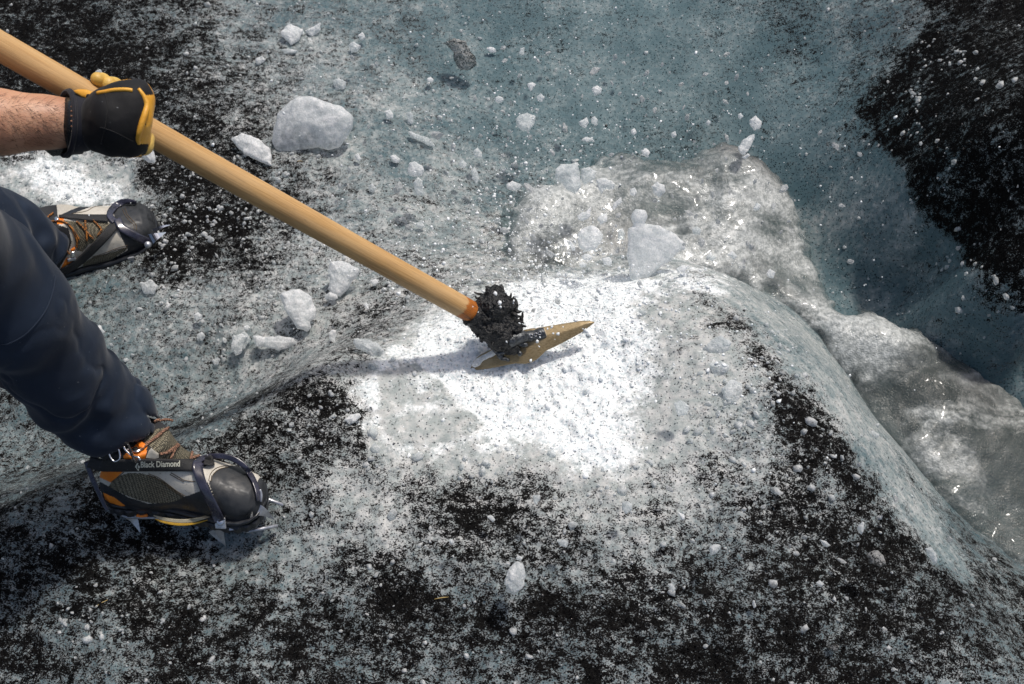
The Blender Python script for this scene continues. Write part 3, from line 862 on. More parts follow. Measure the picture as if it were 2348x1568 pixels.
# shreds
m = MB()
r_ = random.Random(5)
for (a, b, aa, bb) in [(1108, 680, 1086, 668), (1102, 688, 1088, 679), (1125, 668, 1130, 655), (1165, 692, 1172, 672), (1170, 690, 1178, 680), (1185, 715, 1197, 713), (1180, 722, 1196, 728), (1188, 735, 1201, 740),
                       (1100, 765, 1092, 775), (1110, 772, 1104, 780), (1130, 785, 1126, 795), (1142, 795, 1138, 805), (1150, 660, 1155, 668), (1192, 745, 1207, 748), (1088, 745, 1076, 741), (1120, 660, 1112, 655), (1195, 730, 1199, 712),(1145,668,1148,655)]:
    d = 1.835 + r_.uniform(0, .02)
    pts = [P(a + (aa - a) * t + r_.uniform(-1.5, 1.5), b + (bb - b) * t + r_.uniform(-1.5, 1.5), d - 0.004 * t) for t in (-.5, 0, .35, .7, 1)]
    mesh_obj('rubber_shred', *tube(pts, [.005, .0042, .003, .0022, .001], 6), M['tar'], hoe)
# blade: leaf shaped steel plate with a midrib, edge-on to the digging stroke
bn_ = np.array([-0.10, -0.42, 0.90]); bn_ /= np.linalg.norm(bn_)
bp0 = P(1210, 800, 1.875)
leaf = [(1363.5, 737.5), (1350, 734.5), (1330, 735), (1300, 740), (1254, 748), (1232, 752), (1215, 753.5), (1200, 757), (1180, 768), (1160, 780), (1136, 796), (1114, 806), (1100, 813), (1088, 823), (1079, 837), (1076, 845), (1080, 848.5),
        (1096, 848), (1120, 845), (1142, 841), (1165, 836), (1184, 833), (1194, 834), (1206, 834), (1219, 831), (1228, 826), (1236, 820), (1244, 812), (1253, 804), (1270, 796), (1290, 786), (1312, 774), (1333, 762), (1350, 749), (1360, 741)]
lp3 = [PPL(a, b, bp0, bn_) for a, b in leaf]
lx = lp3[0] - lp3[15]; lx /= np.linalg.norm(lx); ly = np.cross(bn_, lx)
l2 = np.array([[(p - bp0) @ lx, (p - bp0) @ ly] for p in lp3])
def rib_h(x):   # bend of the plate along its length and the rib's height
    return 0.0
px = np.linspace(l2[:, 0].min() - .002, l2[:, 0].max() + .002, 200)
def f_leaf(q):
    rel_ = q - bp0
    x = rel_ @ lx; y = rel_ @ ly; z = rel_ @ bn_
    sd2 = poly_sd(x, y, l2)
    cent = np.interp(x, [-.11, -.04, 0, .05, .12], [.0, .002, 0, -.001, 0.0])
    e = np.clip(-sd2 / 0.018, 0, 1)
    zz = z - (0.006 * e ** 0.7) - np.interp(x, [-.12, -.03, .02, .14], [-.004, .0, .004, -.006]) * 1.0
    return np.maximum(np.abs(zz) - 0.0016, sd2) 
lo = np.min(lp3, 0) - .02; hi = np.max(lp3, 0) + .02
Vv, Ff = surfnets(f_leaf, lo, hi, 0.0015)
mesh_obj('blade', Vv, Ff, M['brass'], hoe)
# tang riveted on the blade
tp = [P(1172, 780, 1.848), P(1190, 772, 1.855), P(1215, 771, 1.863), P(1236, 766, 1.866), P(1249, 762, 1.866)]
def f_tang(p):
    d = chain(p, [(tp[0], .014), (tp[1], .0115), (tp[2], .0085), (tp[3], .0092), (tp[4], .0098)], .008)
    e = (tp[4] - tp[3]); e /= np.linalg.norm(e)
    return smax(d + 0.0012 * fbm(p, 180, 3, 2), (p - tp[4]) @ e, .001)
lo, hi = bounds([(t, .016) for t in tp], .004)
Vv, Ff = surfnets(f_tang, lo, hi, 0.0012)
tang = mesh_obj('tang', Vv, Ff, M['iron'], hoe)
e = (tp[4] - tp[3]); e /= np.linalg.norm(e)
m = MB(); m.add(*tube([tp[4] - e * .0005, tp[4] + e * .0016], [.0088, .0086], 20)); m.build('tang_end', simple('bare_tan_metal', (0.5, 0.40, 0.28), .45), tang)
m = MB()
for (a, b) in [(1218, 770), (1228, 767), (1237, 764)]:
    c = P(a, b, 1.852)
    m.add(*tube([c + RT * .003 * math.cos(t) + UP * .003 * math.sin(t) for t in np.linspace(0, 5.6, 12)], .0007, 5))
m.build('stamped_ring', M['steel'], tang)
# metal wreckage under the wrap
m = MB()
for (a, b, aa, bb, r0) in [(1148, 800, 1200, 785, .006), (1140, 812, 1190, 798, .006), (1132, 798, 1152, 822, .0055), (1160, 790, 1210, 790, .005), (1175, 800, 1195, 812, .0045), (1150, 820, 1166, 824, .004), (1185, 760, 1195, 790, .006)]:
    pts = [P(a + (aa - a) * t, b + (bb - b) * t + r_.uniform(-2, 2), 1.855 + .004 * math.sin(3 * t)) for t in np.linspace(0, 1, 6)]
    mesh_obj('iron_splinter', *tube(pts, [r0 * (.7 + .5 * r_.random()) for _ in pts], 7), M['iron'], hoe)

# packed slush left on the blade
def slab_sd(p, poly2, c, X, Y, Z, th, rnd, seed, na=0.003, ns=70):
    rel_ = p - c
    x = rel_ @ X; y = rel_ @ Y; z = rel_ @ Z
    s = poly_sd(x, y, poly2)
    q = np.abs(z) - th * (0.55 + 0.45 * np.clip(-s / (th * 1.6 + 1e-6), 0, 1))
    rg = fbm(p, ns * .55, 3, seed + 9)
    return smax(s, q, rnd) + na * fbm(p, ns, 4, seed, .6) + na * .9 * (np.abs(rg) - .25)

CH = []            # all lumps of ice: (name-worthy data)
def view_axes(tilt=(0, 0)):
    Z = -FW + RT * tilt[0] + UP * tilt[1]; Z /= np.linalg.norm(Z)
    X = RT - Z * (RT @ Z); X /= np.linalg.norm(X); Y = np.cross(Z, X)
    return X, Y, Z
def outline_chunk(poly, d, th, mat, label, group=None, tilt=(0, 0), na=0.004, ns=60, res=0.003, seed=1, name='ice_chunk', cat='ice chunk', parent=None):
    X, Y, Z = view_axes(tilt)
    cu = np.mean([a for a, b in poly]); cv = np.mean([b for a, b in poly])
    c = P(cu, cv, d)
    p2 = np.array([[(PPL(a, b, c, Z) - c) @ X, (PPL(a, b, c, Z) - c) @ Y] for a, b in poly])
    r0 = np.abs(p2).max() + 0.01
    sz = [r0 + th] * 3
    Vv, Ff = surfnets(lambda q: slab_sd(q, p2, c, X, Y, Z, th, th * 0.55, seed, na, ns), c - sz, c + sz, res)
    if parent is not None:
        return mesh_obj(name, Vv, Ff, mat, parent)
    o = mesh_obj(name, Vv - c, Ff, mat)
    o.location = c
    tag(o, label, cat, group)
    LAND.append((cu, cv, label, cat))
    return o
LAND = []
outline_chunk([(1080, 838), (1092, 822), (1108, 812), (1122, 806), (1134, 800), (1145, 806), (1130, 818), (1112, 826), (1098, 836), (1088, 842)], 1.872, .004, M['ice_white'], None, res=.0016, na=.003, ns=120, name='packed_slush', parent=hoe)

# ------------------------------------------------------------------ the digger
person = empty('person', P(390, 1150, 1.72))
tag(person, 'person in navy trousers, crampon boots and black and ochre gloves swinging a hoe', 'person')
# --- bare arm (one continuous body surface: forearm, upper arm, shoulder, trunk, neck, head, hips, thighs, shins, hand core)
wr = P(196, 283, 1.345)
fa0 = P(0, 280, 1.30); elb = P(-330, 262, 1.22)
sh = np.array([-1.22, 1.02, .98]); sh2 = np.array([-1.28, .64, 1.0])
hipL, hipR = np.array([-1.30, .98, .56]), np.array([-1.26, .70, .57])
kneeR = P(-30, 640, 1.30); ankR = P(262, 1040, 1.615)
kneeL = P(-175, 455, 1.93); ankL = P(95, 600, 2.27)
neck = np.array([-1.10, .84, 1.13]); head = np.array([-0.98, .86, 1.20])
elb2 = np.array([-.98, .60, .90]); wr2 = ax0 + rdir * -0.30
body_parts = [
  [(P(262, 262, 1.345), .020), (wr, .0235), (P(150, 281, 1.337), .0265), (P(95, 280, 1.325), .0315), (fa0, .0385), (P(-110, 276, 1.27), .044), (elb, .042)],
  [(elb, .042), ((elb + sh) / 2, .048), (sh, .058)],
  [(wr2, .026), ((wr2 + elb2) / 2, .038), (elb2, .042)], [(elb2, .042), (sh2, .056)],
  [(sh, .07), (neck - [.05, 0, .06], .08), (sh2, .07)],
  [((hipL + hipR) / 2 + [-.02, 0, .02], .125), (np.array([-1.32, .84, .78]), .115), (np.array([-1.22, .83, 1.0]), .12), (neck, .06)],
  [(neck, .055), (head - [.02, 0, .03], .06)],
  [(hipR, .09), (kneeR, .046)], [(kneeR, .043), (ankR, .026)],
  [(hipL, .09), (kneeL, .046)], [(kneeL, .043), (ankL, .026)]]
def f_body(p):
    d = None
    for c in body_parts:
        q = chain(p, c, .03); d = q if d is None else smin(d, q, .03)
    # head with brow, nose and jaw, facing the work
    fd = (P(1100, 800, 1.85) - head); fd /= np.linalg.norm(fd)
    d = smin(d, np.linalg.norm((p - head) / np.array([1, .82, 1.08]), axis=-1) - .095, .02)
    d = smin(d, cone(p, head + fd * .05 - [0, 0, .05], head + fd * .085 - [0, 0, .045], .035, .022), .02)
    d = smin(d, cone(p, head + fd * .09, head + fd * .11 - [0, 0, .02], .008, .012), .01)
    return d
flat = [x for c in body_parts for x in c] + [(head, .12)]
lo, hi = bounds(flat, .02)
Vv, Ff = surfnets(f_body, lo, hi, 0.009)
# finer skin where the arm is in view
def f_arm(p): return chain(p, body_parts[0], .02) + 0.0007 * fbm(p, 30, 2, 3) - 0.0018 * np.exp(-((p - P(120, 262, 1.30)) ** 2).sum(-1) / .0006)
m_ = (Vv - fa0) @ RT > -0.02
keepf = ~m_[Ff].any(1)
lo, hi = bounds(body_parts[0][:5], .03)
lo[0] = (fa0 - RT * 0.05)[0]
V2, F2 = surfnets(f_arm, lo, hi, 0.002)
Vb = np.concatenate([Vv, V2]); Fb = np.concatenate([Ff[keepf], F2 + len(Vv)])
mesh_obj('body', Vb, Fb, M['skin'], person)
# arm hair
def hit_list(o):
    me = o.data
    bv = BVHTree.FromPolygons([tuple(v.co) for v in me.vertices], [tuple(p.vertices) for p in me.polygons])
    return bv
def cast(bv, u, v, dflt=None):
    k = FW + RT * ((u - CU) / F) + UP * ((CV - v) / F)
    l = np.linalg.norm(k)
    h = bv.ray_cast(Vector(C0), Vector(k / l))
    if h[0] is None: return None, None
    return np.array(h[0]), np.array(h[1])
bv_arm = BVHTree.FromPolygons([tuple(v) for v in V2], [tuple(int(i) for i in f) for f in F2])
m = MB(); r_ = random.Random(9)
for k in range(380):
    u = r_.uniform(-5, 170); v = 280 + r_.uniform(-1, 1) * np.interp(u, [0, 170], [66, 40])
    hp, hn = cast(bv_arm, u, v)
    if hp is None: continue
    dr = RT * r_.uniform(.4, 1) - UP * r_.uniform(-.3, .9)
    if v < 240: dr = RT * .6 + UP * r_.uniform(0, .9)
    dr = dr - hn * (dr @ hn) + hn * .25; dr /= np.linalg.norm(dr)
    ln = r_.uniform(.005, .013)
    a = hp; b = hp + dr * ln * .5 + hn * .0006; c = hp + dr * ln + UP * r_.uniform(-.001, .001)
    m.add(*tube([a, b, c], [.00017, .00014, .00006], 3, cap=False))
m.build('arm_hair', M['hair'], person)
# hair on the head
def f_hair(p):
    fd = (P(1100, 800, 1.85) - head); fd /= np.linalg.norm(fd)
    return smax(np.linalg.norm((p - head) / np.array([1, .84, 1.1]), axis=-1) - .105 + .004 * vnoise(p, 60, 3), (p - head) @ fd - .045 + .3 * ((p - head) @ np.array([0, 0, -1.])), .01)
Vv, Ff = surfnets(f_hair, head - .14, head + .14, 0.007)
mesh_obj('hair', Vv, Ff, M['hair'], person)
# shirt over trunk and shoulders
def f_shirt(p):
    d = chain(p, [(np.array([-1.31, .84, .62]), .145), (np.array([-1.32, .84, .78]), .135), (np.array([-1.22, .83, 1.0]), .14), (neck - [.06, 0, .03], .07)], .04)
    d = smin(d, chain(p, [(sh, .085), (neck - [.05, 0, .06], .09), (sh2, .085)], .04), .03)
    d = smin(d, cone(p, sh, sh * .6 + elb * .4, .08, .075), .02); d = smin(d, cone(p, sh2, sh2 * .6 + elb2 * .4, .08, .075), .02)
    return d + .006 * fbm(p, 14, 3, 9)
Vv, Ff = surfnets(f_shirt, np.array([-1.56, .4, .42]), np.array([-.8, 1.3, 1.3]), 0.009)
mesh_obj('shirt', Vv, Ff, M['grey_lining'], person)

# --- trousers
def fold(p, c, ax, amp, freq, seed):
    s = (p - c) @ ax
    w_ = vnoise(p, 9, seed) * .05 + vnoise(p, 22, seed + 1) * .02
    r = np.sin((s + w_) * freq)
    return amp * (np.abs(r) ** 0.6 * np.sign(r))
legR = [(hipR, .115), (P(-230, 520, 1.16), .098), (P(-60, 620, 1.30), .077), (P(26, 712, 1.36), .0705), (P(114, 817, 1.45), .0645), (P(183, 896, 1.53), .0635), (P(246, 949, 1.58), .0625), (P(271, 989, 1.60), .061)]
axR = (legR[-1][0] - legR[3][0]); axR /= np.linalg.norm(axR)
def f_legR(p):
    d = chain(p, legR, .035)
    s = (p - legR[3][0]) @ axR
    L = np.linalg.norm(legR[-1][0] - legR[3][0])
    t = np.clip(s / L, -1, 1.1)
    # slanting drapes gathering toward the cuff
    dr = p @ (RT * .45 + UP * .75) * 1.0
    wob2 = fbm(p, 8, 3, 70) * .09
    amp = np.interp(t, [-.3, .2, .6, 1], [.0015, .0035, .0075, .0065])
    d = d - amp * np.clip(np.sin((p @ (axR * .82 + UP * .35 + RT * .1) + wob2) * 95) + .2, -1, 1) * np.clip(.5 + 2.2 * vnoise(p, 13, 77), 0, 1.3)
    d = d + .012 * np.clip(vnoise(p, 7, 80), -.4, .4)
    rg_ = 1 - np.minimum(np.abs(fbm(p + 0.0, 11, 3, 300)) * 3.2, 1)
    d = d + np.interp(t, [-.3, .3, 1], [.001, .004, .007]) * rg_ ** 3
    cr = PPL(165, 985, P(165, 960, 1.5), -FW)
    d = d + .012 * np.exp(-((p - P(210, 975, 1.50)) ** 2).sum(-1) / .0005)
    e = (p - P(278, 1003, 1.60)) @ HEM
    # hem: opened tube
    d = smax(d, e, .006)
    ins_ = chain(p, [(a, r - .006) for a, r in legR[-3:]] + [(legR[-1][0] + axR * .05, .058)], .02)
    return smax(d, -smax(ins_, -(e + .05), .004), .003)
HEM = np.array(axR * .72 - UP * .45 - RT * .42 * -0.2); HEM = (P(278, 1003, 1.60) - P(262, 985, 1.56)); 
HEM = -(UP * .50) * 1 + RT * .12 + (-np.array([0, 0, 1.])) * .55; HEM /= np.linalg.norm(HEM)
lo, hi = bounds(legR[1:], .03); lo[0] = P(-60, 620, 1.30)[0] - .10
V1, F1 = surfnets(f_legR, lo, hi, 0.0032)
far_pts = [(hipR, .115), (P(-230, 520, 1.16), .098), (P(-60, 620, 1.30), .079)]
lo2, hi2 = bounds(far_pts, .02); hi2[0] = lo[0] + .012
V2, F2 = surfnets(lambda p: chain(p, legR[:4], .035), lo2, hi2, .008)
legL = [(hipL, .115), (P(-300, 430, 1.75), .092), (P(-130, 470, 1.98), .084), (P(-20, 520, 2.10), .082), (P(45, 556, 2.18), .076), (P(82, 590, 2.24), .070), (P(96, 606, 2.26), .066)]
axL = (legL[-1][0] - legL[3][0]); axL /= np.linalg.norm(axL)
HEML = RT * .62 - UP * .15 - np.array([0, 0, .9]); HEML /= np.linalg.norm(HEML)
def f_legL(p):
    d = chain(p, legL, .03)
    wob2 = fbm(p, 8, 3, 170) * .08
    d = d - .0055 * np.sin((p @ (axL * .8 + UP * .5) + wob2) * 85) * np.clip(.5 + 2.2 * vnoise(p, 13, 177), 0, 1.3)
    d = d + .012 * np.clip(vnoise(p, 8, 180), -.4, .4)
    e = (p - P(118, 600, 2.24)) @ HEML
    d = smax(d, e, .006)
    ins_ = chain(p, [(a, r - .006) for a, r in legL[-3:]] + [(legL[-1][0] + axL * .05, .058)], .02)
    return smax(d, -smax(ins_, -(e + .05), .004), .003)
lo, hi = bounds(legL[1:], .02)
V3, F3 = surfnets(f_legL, lo, hi, 0.004)
V4, F4 = surfnets(lambda p: smin(chain(p, legL[:2], .03), cone(p, hipL, hipR, .13, .13), .05), *bounds([(hipL, .14), (hipR, .14), (legL[1][0], .1)], .02), .009)
Vt = np.concatenate([V1, V2, V3, V4]); o1, o2, o3 = len(V1), len(V1) + len(V2), len(V1) + len(V2) + len(V3)
trousers = mesh_obj('trousers', Vt, np.concatenate([F1, F2 + o1, F3 + o2, F4 + o3]), M['navy'], person)
bv_tr = BVHTree.FromPolygons([tuple(v) for v in V1], [tuple(int(i) for i in f) for f in F1])

def on_surface(bv, path, off=0.001, n=8, dflt=None):
    out = []
    last = None
    for q in smooth_path([np.array([a, b, 0.]) for a, b in path], n):
        h, nn = cast(bv, q[0], q[1])
        if h is None:
            if last is None: continue
            k = P(q[0], q[1], last); out.append(k); continue
        last = (h - C0) @ FW
        out.append(h + (nn if nn @ FW < 0 else -nn) * off)
    return out
m = MB()
sp_ = on_surface(bv_tr, [(128, 632), (118, 680), (98, 722), (60, 765), (20, 788), (0, 790)], .0002)
m.add(*tube(sp_, .0011, 5)); m.build('knee_seam', M['navy'], trousers)
# grey lining hanging by the knee
def f_lin(p):
    d = chain(p, [(P(-25, 800, 1.42), .03), (P(15, 850, 1.47), .02), (P(38, 888, 1.5), .012)], .02)
    return d + .004 * fbm(p, 40, 3, 5)
Vv, Ff = surfnets(f_lin, *bounds([(P(-25, 800, 1.42), .035), (P(38, 888, 1.5), .02)], .02), .003)
mesh_obj('grey_gusset', Vv, Ff, M['grey_lining'], person)

# --- glove on the gripping hand
glove = None
GZ_ = -FW   # toward the eye
hd = 1.335
def G(u, v, dz=0.0): return P(u, v, hd - dz)
back = [[(G(232, 262, .012), .026), (G(262, 258, .018), .030), (G(300, 240, .018), .0255)],
        [(G(236, 290, .008), .026), (G(270, 285, .016), .030), (G(305, 275, .016), .024)],
        [(G(250, 243, .010), .020), (G(290, 232, .014), .021), (G(318, 226, .008), .018)]]
peak = [(G(300, 232, .012), .017), (G(312, 216, .010), .013), (G(320, 203, .006), .007)]
thumb = [(G(228, 312, .004), .022), (G(262, 326, .006), .0165), (G(298, 334, .002), .0135), (G(322, 338, -.008), .0115)]
knk = [[(G(300, 300, .012), .017), (G(318, 312, .004), .012)]]
def f_back(p):
    d = None
    for c in back + [peak, thumb] + knk:
        q = chain(p, c, .012); d = q if d is None else smin(d, q, .016)
    return d + .0016 * fbm(p, 45, 3, 8)
fl_ = [x for c in back + [peak, thumb] for x in c]
Vv, Ff = surfnets(f_back, *bounds(fl_, .008), .0018)
uu_, vv_, dd_ = uv_of(Vv)
cen = Vv[Ff].mean(1); cu_, cv_, cd_ = uv_of(cen)
nrm_ = np.cross(Vv[Ff[:, 1]] - Vv[Ff[:, 0]], Vv[Ff[:, 2]] - Vv[Ff[:, 0]]); nrm_ /= np.linalg.norm(nrm_, axis=1)[:, None] + 1e-9
facing = -(nrm_ @ FW)
# the black panel covers the back; the leather wraps the palm, the outer edge and the finger roots
lim = 0.0 + np.where((cu_ > 322) & (cv_ > 218) & (cv_ < 330), .52, 0) + np.where((cv_ < 226) & (cu_ < 300) , .42, 0)
blackf = facing > lim + .04 * fbm(cen, 30, 2, 4)
def sub(Vx, Fx, mask):
    f = Fx[mask]; us = np.unique(f); r = -np.ones(len(Vx), int); r[us] = np.arange(len(us))
    return Vx[us], r[f]
glove = mesh_obj('glove', *sub(Vv, Ff, blackf), M['glove_black'], person)
mesh_obj('palm_leather', *sub(Vv, Ff, ~blackf), M['yellow'], glove)
bv_gl = BVHTree.FromPolygons([tuple(v) for v in Vv], [tuple(int(i) for i in f) for f in Ff])
# raised leather piping round the rim
m = MB(); m.add(*tube(on_surface(bv_gl, [(224, 214), (240, 211), (262, 207), (288, 206), (303, 208)], .0005), [.0028] * 33, 8)); m.build('leather_edge', M['yellow'], glove)
m = MB(); q = on_surface(bv_gl, [(318, 204), (330, 222), (336, 240), (333, 258), (326, 280), (320, 300), (316, 318), (318, 330)], .0003)
m.add(*tube(q, [.0022 + .0022 * math.sin(math.pi * i / len(q)) for i in range(len(q))], 8)); m.build('leather_edge', M['yellow'], glove)
# pull tab by the cuff
outline_chunk([(168, 208), (182, 204), (200, 206), (215, 212), (240, 209), (262, 207), (240, 219), (222, 226), (206, 228), (186, 222), (172, 214)], hd - .022, .003, M['yellow'], None, res=.0016, na=.0003, name='pull_tab', parent=glove, tilt=(0, .3))
outline_chunk([(304, 207), (312, 200), (320, 196), (321, 203), (314, 209), (306, 212)], hd - .014, .003, M['yellow'], None, res=.0014, na=.0002, name='leather_tab', parent=glove, tilt=(.3, .3))
m = MB(); c = P(203, 221, hd - .0262); m.add(*tube([c, c - FW * .0012], [.0032, .003], 12)); m.build('tab_eyelet', M['glove_black'], glove)
m = MB(); m.add(*tube(on_surface(bv_gl, [(230, 292), (255, 300), (280, 312), (300, 322), (314, 328)], .0001), .0009, 5)); m.build('back_seam', M['glove_black'], glove)
m = MB(); m.add(*tube(on_surface(bv_gl, [(236, 209), (243, 222), (246, 245), (245, 270), (240, 300), (232, 330)], .0001), .0009, 5)); m.build('cuff_seam', M['glove_black'], glove)
# four fingers folded round the handle; tips peep over its far side
rside = np.cross(rdir, FW); rside /= np.linalg.norm(rside)
if rside @ UP < 0: rside = -rside
def rod_at(u):
    t = (u - 0) / 1084.0
    q = ax0 + (ax1 - ax0) * np.clip(t, 0, 1); 
    # refine so that the point shows at this u
    for _ in range(6):
        cu2 = uv_of(q)[0]; q = q + rdir * (u - cu2) * 0.0006
    return q
for i, (ur, tipu, r0) in enumerate([(322, 290, .0098), (300, 265, .0104), (276, 239, .0106), (252, 214, .0090)]):
    c = rod_at(ur - 18); ct = rod_at(tipu - 6)
    R0 = .0203 + r0 * .82
    kn = c + (-FW) * (R0 * .7) + rside * .012 + RT * .012
    pts = []
    root = G(318 - i * 3, 300 - i * 22, .004)
    pts.append((root, r0 * 1.15))
    # round under the rod from its near right side, beneath, and up on the far side
    for ang in (150, 195, 240, 285, 325, 355, 378):
        a = R(ang); t = (ang - 150) / 228
        cc = c + (ct - c) * t
        rr = r0 * (1.12 - .08 * t)
        off = (rside * math.cos(a) + (-FW) * math.sin(a)) * (.0203 + rr * .9)
        pts.append((cc + off, rr))
    f_ = lambda p, pts=pts: chain(p, pts, .008) - .0007 * np.abs(vnoise(p, 130, 3))
    lo, hi = bounds(pts, .004)
    a, b = surfnets(f_, lo, hi, .0016)
    fo = mesh_obj('finger', a, b, M['finger'], glove)
# yellow thumb tip
pts = [(G(318, 330, -.002), .013), (G(333, 322, -.012), .0115), (G(342, 335, -.014), .0105), (G(336, 345, -.012), .0075)]
pts = [(G(312, 332, -.004), .013), (G(328, 333, -.010), .0118), (G(336, 318, -.018), .0105)]
a, b = surfnets(lambda p: chain(p, pts, .008) + .0005 * vnoise(p, 120, 2), *bounds(pts, .004), .0015)
mesh_obj('thumb_tip', a, b, M['finger'], glove)
# cuff: open neoprene tube
cax = RT * .985 + UP * .02 - FW * 0.10; cax /= np.linalg.norm(cax)
ca, cb = P(148, 284, 1.345), P(232, 276, 1.338)
def ringpts(c, ru, rf, tl=0.0, n=56):
    e1 = UP - cax * (UP @ cax); e1 /= np.linalg.norm(e1); e2 = np.cross(cax, e1)
    out = []
    for k in range(n):
        a = 2 * math.pi * k / n
        q = e1 * ru * math.cos(a) + e2 * rf * math.sin(a)
        q = q + cax * (tl * math.sin(a))
        out.append(c + q)
    return out
def ring_loft(rings, closed_profile=True):
    V = [p for r in rings for p in r]; n = len(rings[0]); k = len(rings); Fc = []
    for i in range(k if closed_profile else k - 1):
        for j in range(n):
            Fc.append((i * n + j, i * n + (j + 1) % n, ((i + 1) % k) * n + (j + 1) % n, ((i + 1) % k) * n + j))
    return V, Fc
# which way round faces the eye? e2 sign decides the slant of the mouth
_e1 = UP - cax * (UP @ cax); _e2 = np.cross(cax, _e1)
sg_ = 1 if (_e2 @ -FW) > 0 else -1
prof = [(0.00, .0415, .0015), (.03, .0440, .0), (.10, .0435, 0), (.35, .0412, 0), (.7, .0385, 0), (1.0, .0365, 0), (1.0, .032, 0), (.6, .036, 0), (.1, .0405, 0), (.0, .0392, 0)]
rings = []
for (t, rr, _) in prof:
    c = ca + (cb - ca) * t
    rings.append(ringpts(c, rr * 1.0, rr * .92, tl=sg_ * .036 * (1 - t * .6)))
cuff = mesh_obj('glove_cuff', *ring_loft(rings), M['cuff'], person)
for t, rr in ((.02, .0432), (.10, .0438)):
    c = ca + (cb - ca) * t
    m = MB(); m.add(*tube(ringpts(c, rr, rr * .93, tl=sg_ * .036 * (1 - t * .6)), .0024, 8, closed=True)); m.build('cuff_binding', M['cuff'], cuff)
# watch: strap round the wrist inside the cuff, case on the lower side
wc = P(152, 285, 1.34)
rings = []
for (dx, rr) in ((-.010, .0335), (-.009, .0355), (.009, .0345), (.010, .0325), (.009, .031), (-.009, .032)):
    rings.append(ringpts(wc + cax * (dx + .012), rr, rr * .95, tl=sg_ * .012))
watch = mesh_obj('watch_strap', *ring_loft(rings), M['watch'], person)
m = MB()
for k in range(10):
    a = R(-62 + k * 11)
    e1 = _e1 / np.linalg.norm(_e1); e2 = np.cross(cax, e1) * sg_
    c = wc + cax * .0175 + (e1 * math.sin(a) * .0352 + e2 * math.cos(a) * .0335) + cax * (.012 * math.cos(a) - .0)
    t = (e1 * math.cos(a) - e2 * math.sin(a))
    m.add(*tube([c - cax * .004, c + cax * .004], .0012, 6))
m.build('strap_slot', M['skin'], watch)
def rbox(c, X, Y, Z, hx, hy, hz, r=.002, res=None):
    c = np.asarray(c)
    def f_(p):
        rl = p - c
        q = np.stack([np.abs(rl @ X) - hx + r, np.abs(rl @ Y) - hy + r, np.abs(rl @ Z) - hz + r], -1)
        return np.linalg.norm(np.maximum(q, 0), axis=-1) + np.minimum(q.max(-1), 0) - r
    s = max(hx, hy, hz) * 1.75 + .002
    return surfnets(f_, c - s, c + s, res or max(.0009, max(hx, hy, hz) / 22))
wX = cax; wZ = -(_e1 / np.linalg.norm(_e1)) * .9 - FW * .25; wZ /= np.linalg.norm(wZ); wY = np.cross(wZ, wX)
case = mesh_obj('watch_case', *rbox(P(138, 330, 1.345), wX, wY, wZ, .024, .022, .0075, .004), M['watch'], watch)

# --- boots ------------------------------------------------------------
def frame(yaw, pitch, roll):
    M_ = Matrix.Rotation(yaw, 3, 'Z') @ Matrix.Rotation(pitch, 3, 'Y') @ Matrix.Rotation(roll, 3, 'X')
    return np.array(M_)
xs = np.array([-.004, 0, .006, .02, .05, .09, .14, .19, .235, .27, .29, .302, .309, .312])
def boot_sdf(A, o, mirror=1, S=1.0, top=.2, W=1.0):
    wl_ = [.0, .012, .024, .033, .037, .036, .038, .047, .052, .051, .045, .035, .020, .0]
    wr_ = [.0, .012, .024, .033, .036, .033, .036, .045, .051, .050, .045, .035, .020, .0]
    tp_ = [.05, .06, .080, .095, .115, .145, .150, .122, .098, .086, .080, .070, .056, .035]
    def f_(p):
        q = (p - o) @ A / S           # local
        x, y, z = q[..., 0], q[..., 1] * mirror / W, q[..., 2]
        wL = np.interp(x, xs, wl_); wR = np.interp(x, xs, wr_); tp__ = np.interp(x, xs, tp_)
        cy = np.interp(x, [0, .1, .2, .31], [0, 0.003, .002, -.006])
        yy = y - cy
        wd_ = np.where(yy > 0, wL, wR) + 1e-4
        zc = .036; hz = np.maximum(tp__ - zc, .004)
        zz = np.where(z > zc, (z - zc) / hz, (z - zc) / .030)
        wrow = np.where(z > zc, wd_, wd_)
        g = (np.abs(yy / wrow) ** 2.5 + np.abs(zz) ** 2.3 + 1e-9) ** (1 / 2.4) - 1
        foot = g * np.minimum(wd_, hz) * .8
        foot = np.maximum(foot, np.maximum(-x - .004, x - .312))
        shaft = cone(q * np.array([1, 1.22 * mirror * mirror, 1]), np.array([.090, 0, .07]), np.array([.085, 0, .20]), .062, .059)
        d = smin(foot, shaft, .035)
        return smax(smax(d, .010 - z, .004), z - top, .006) * S
    return f_
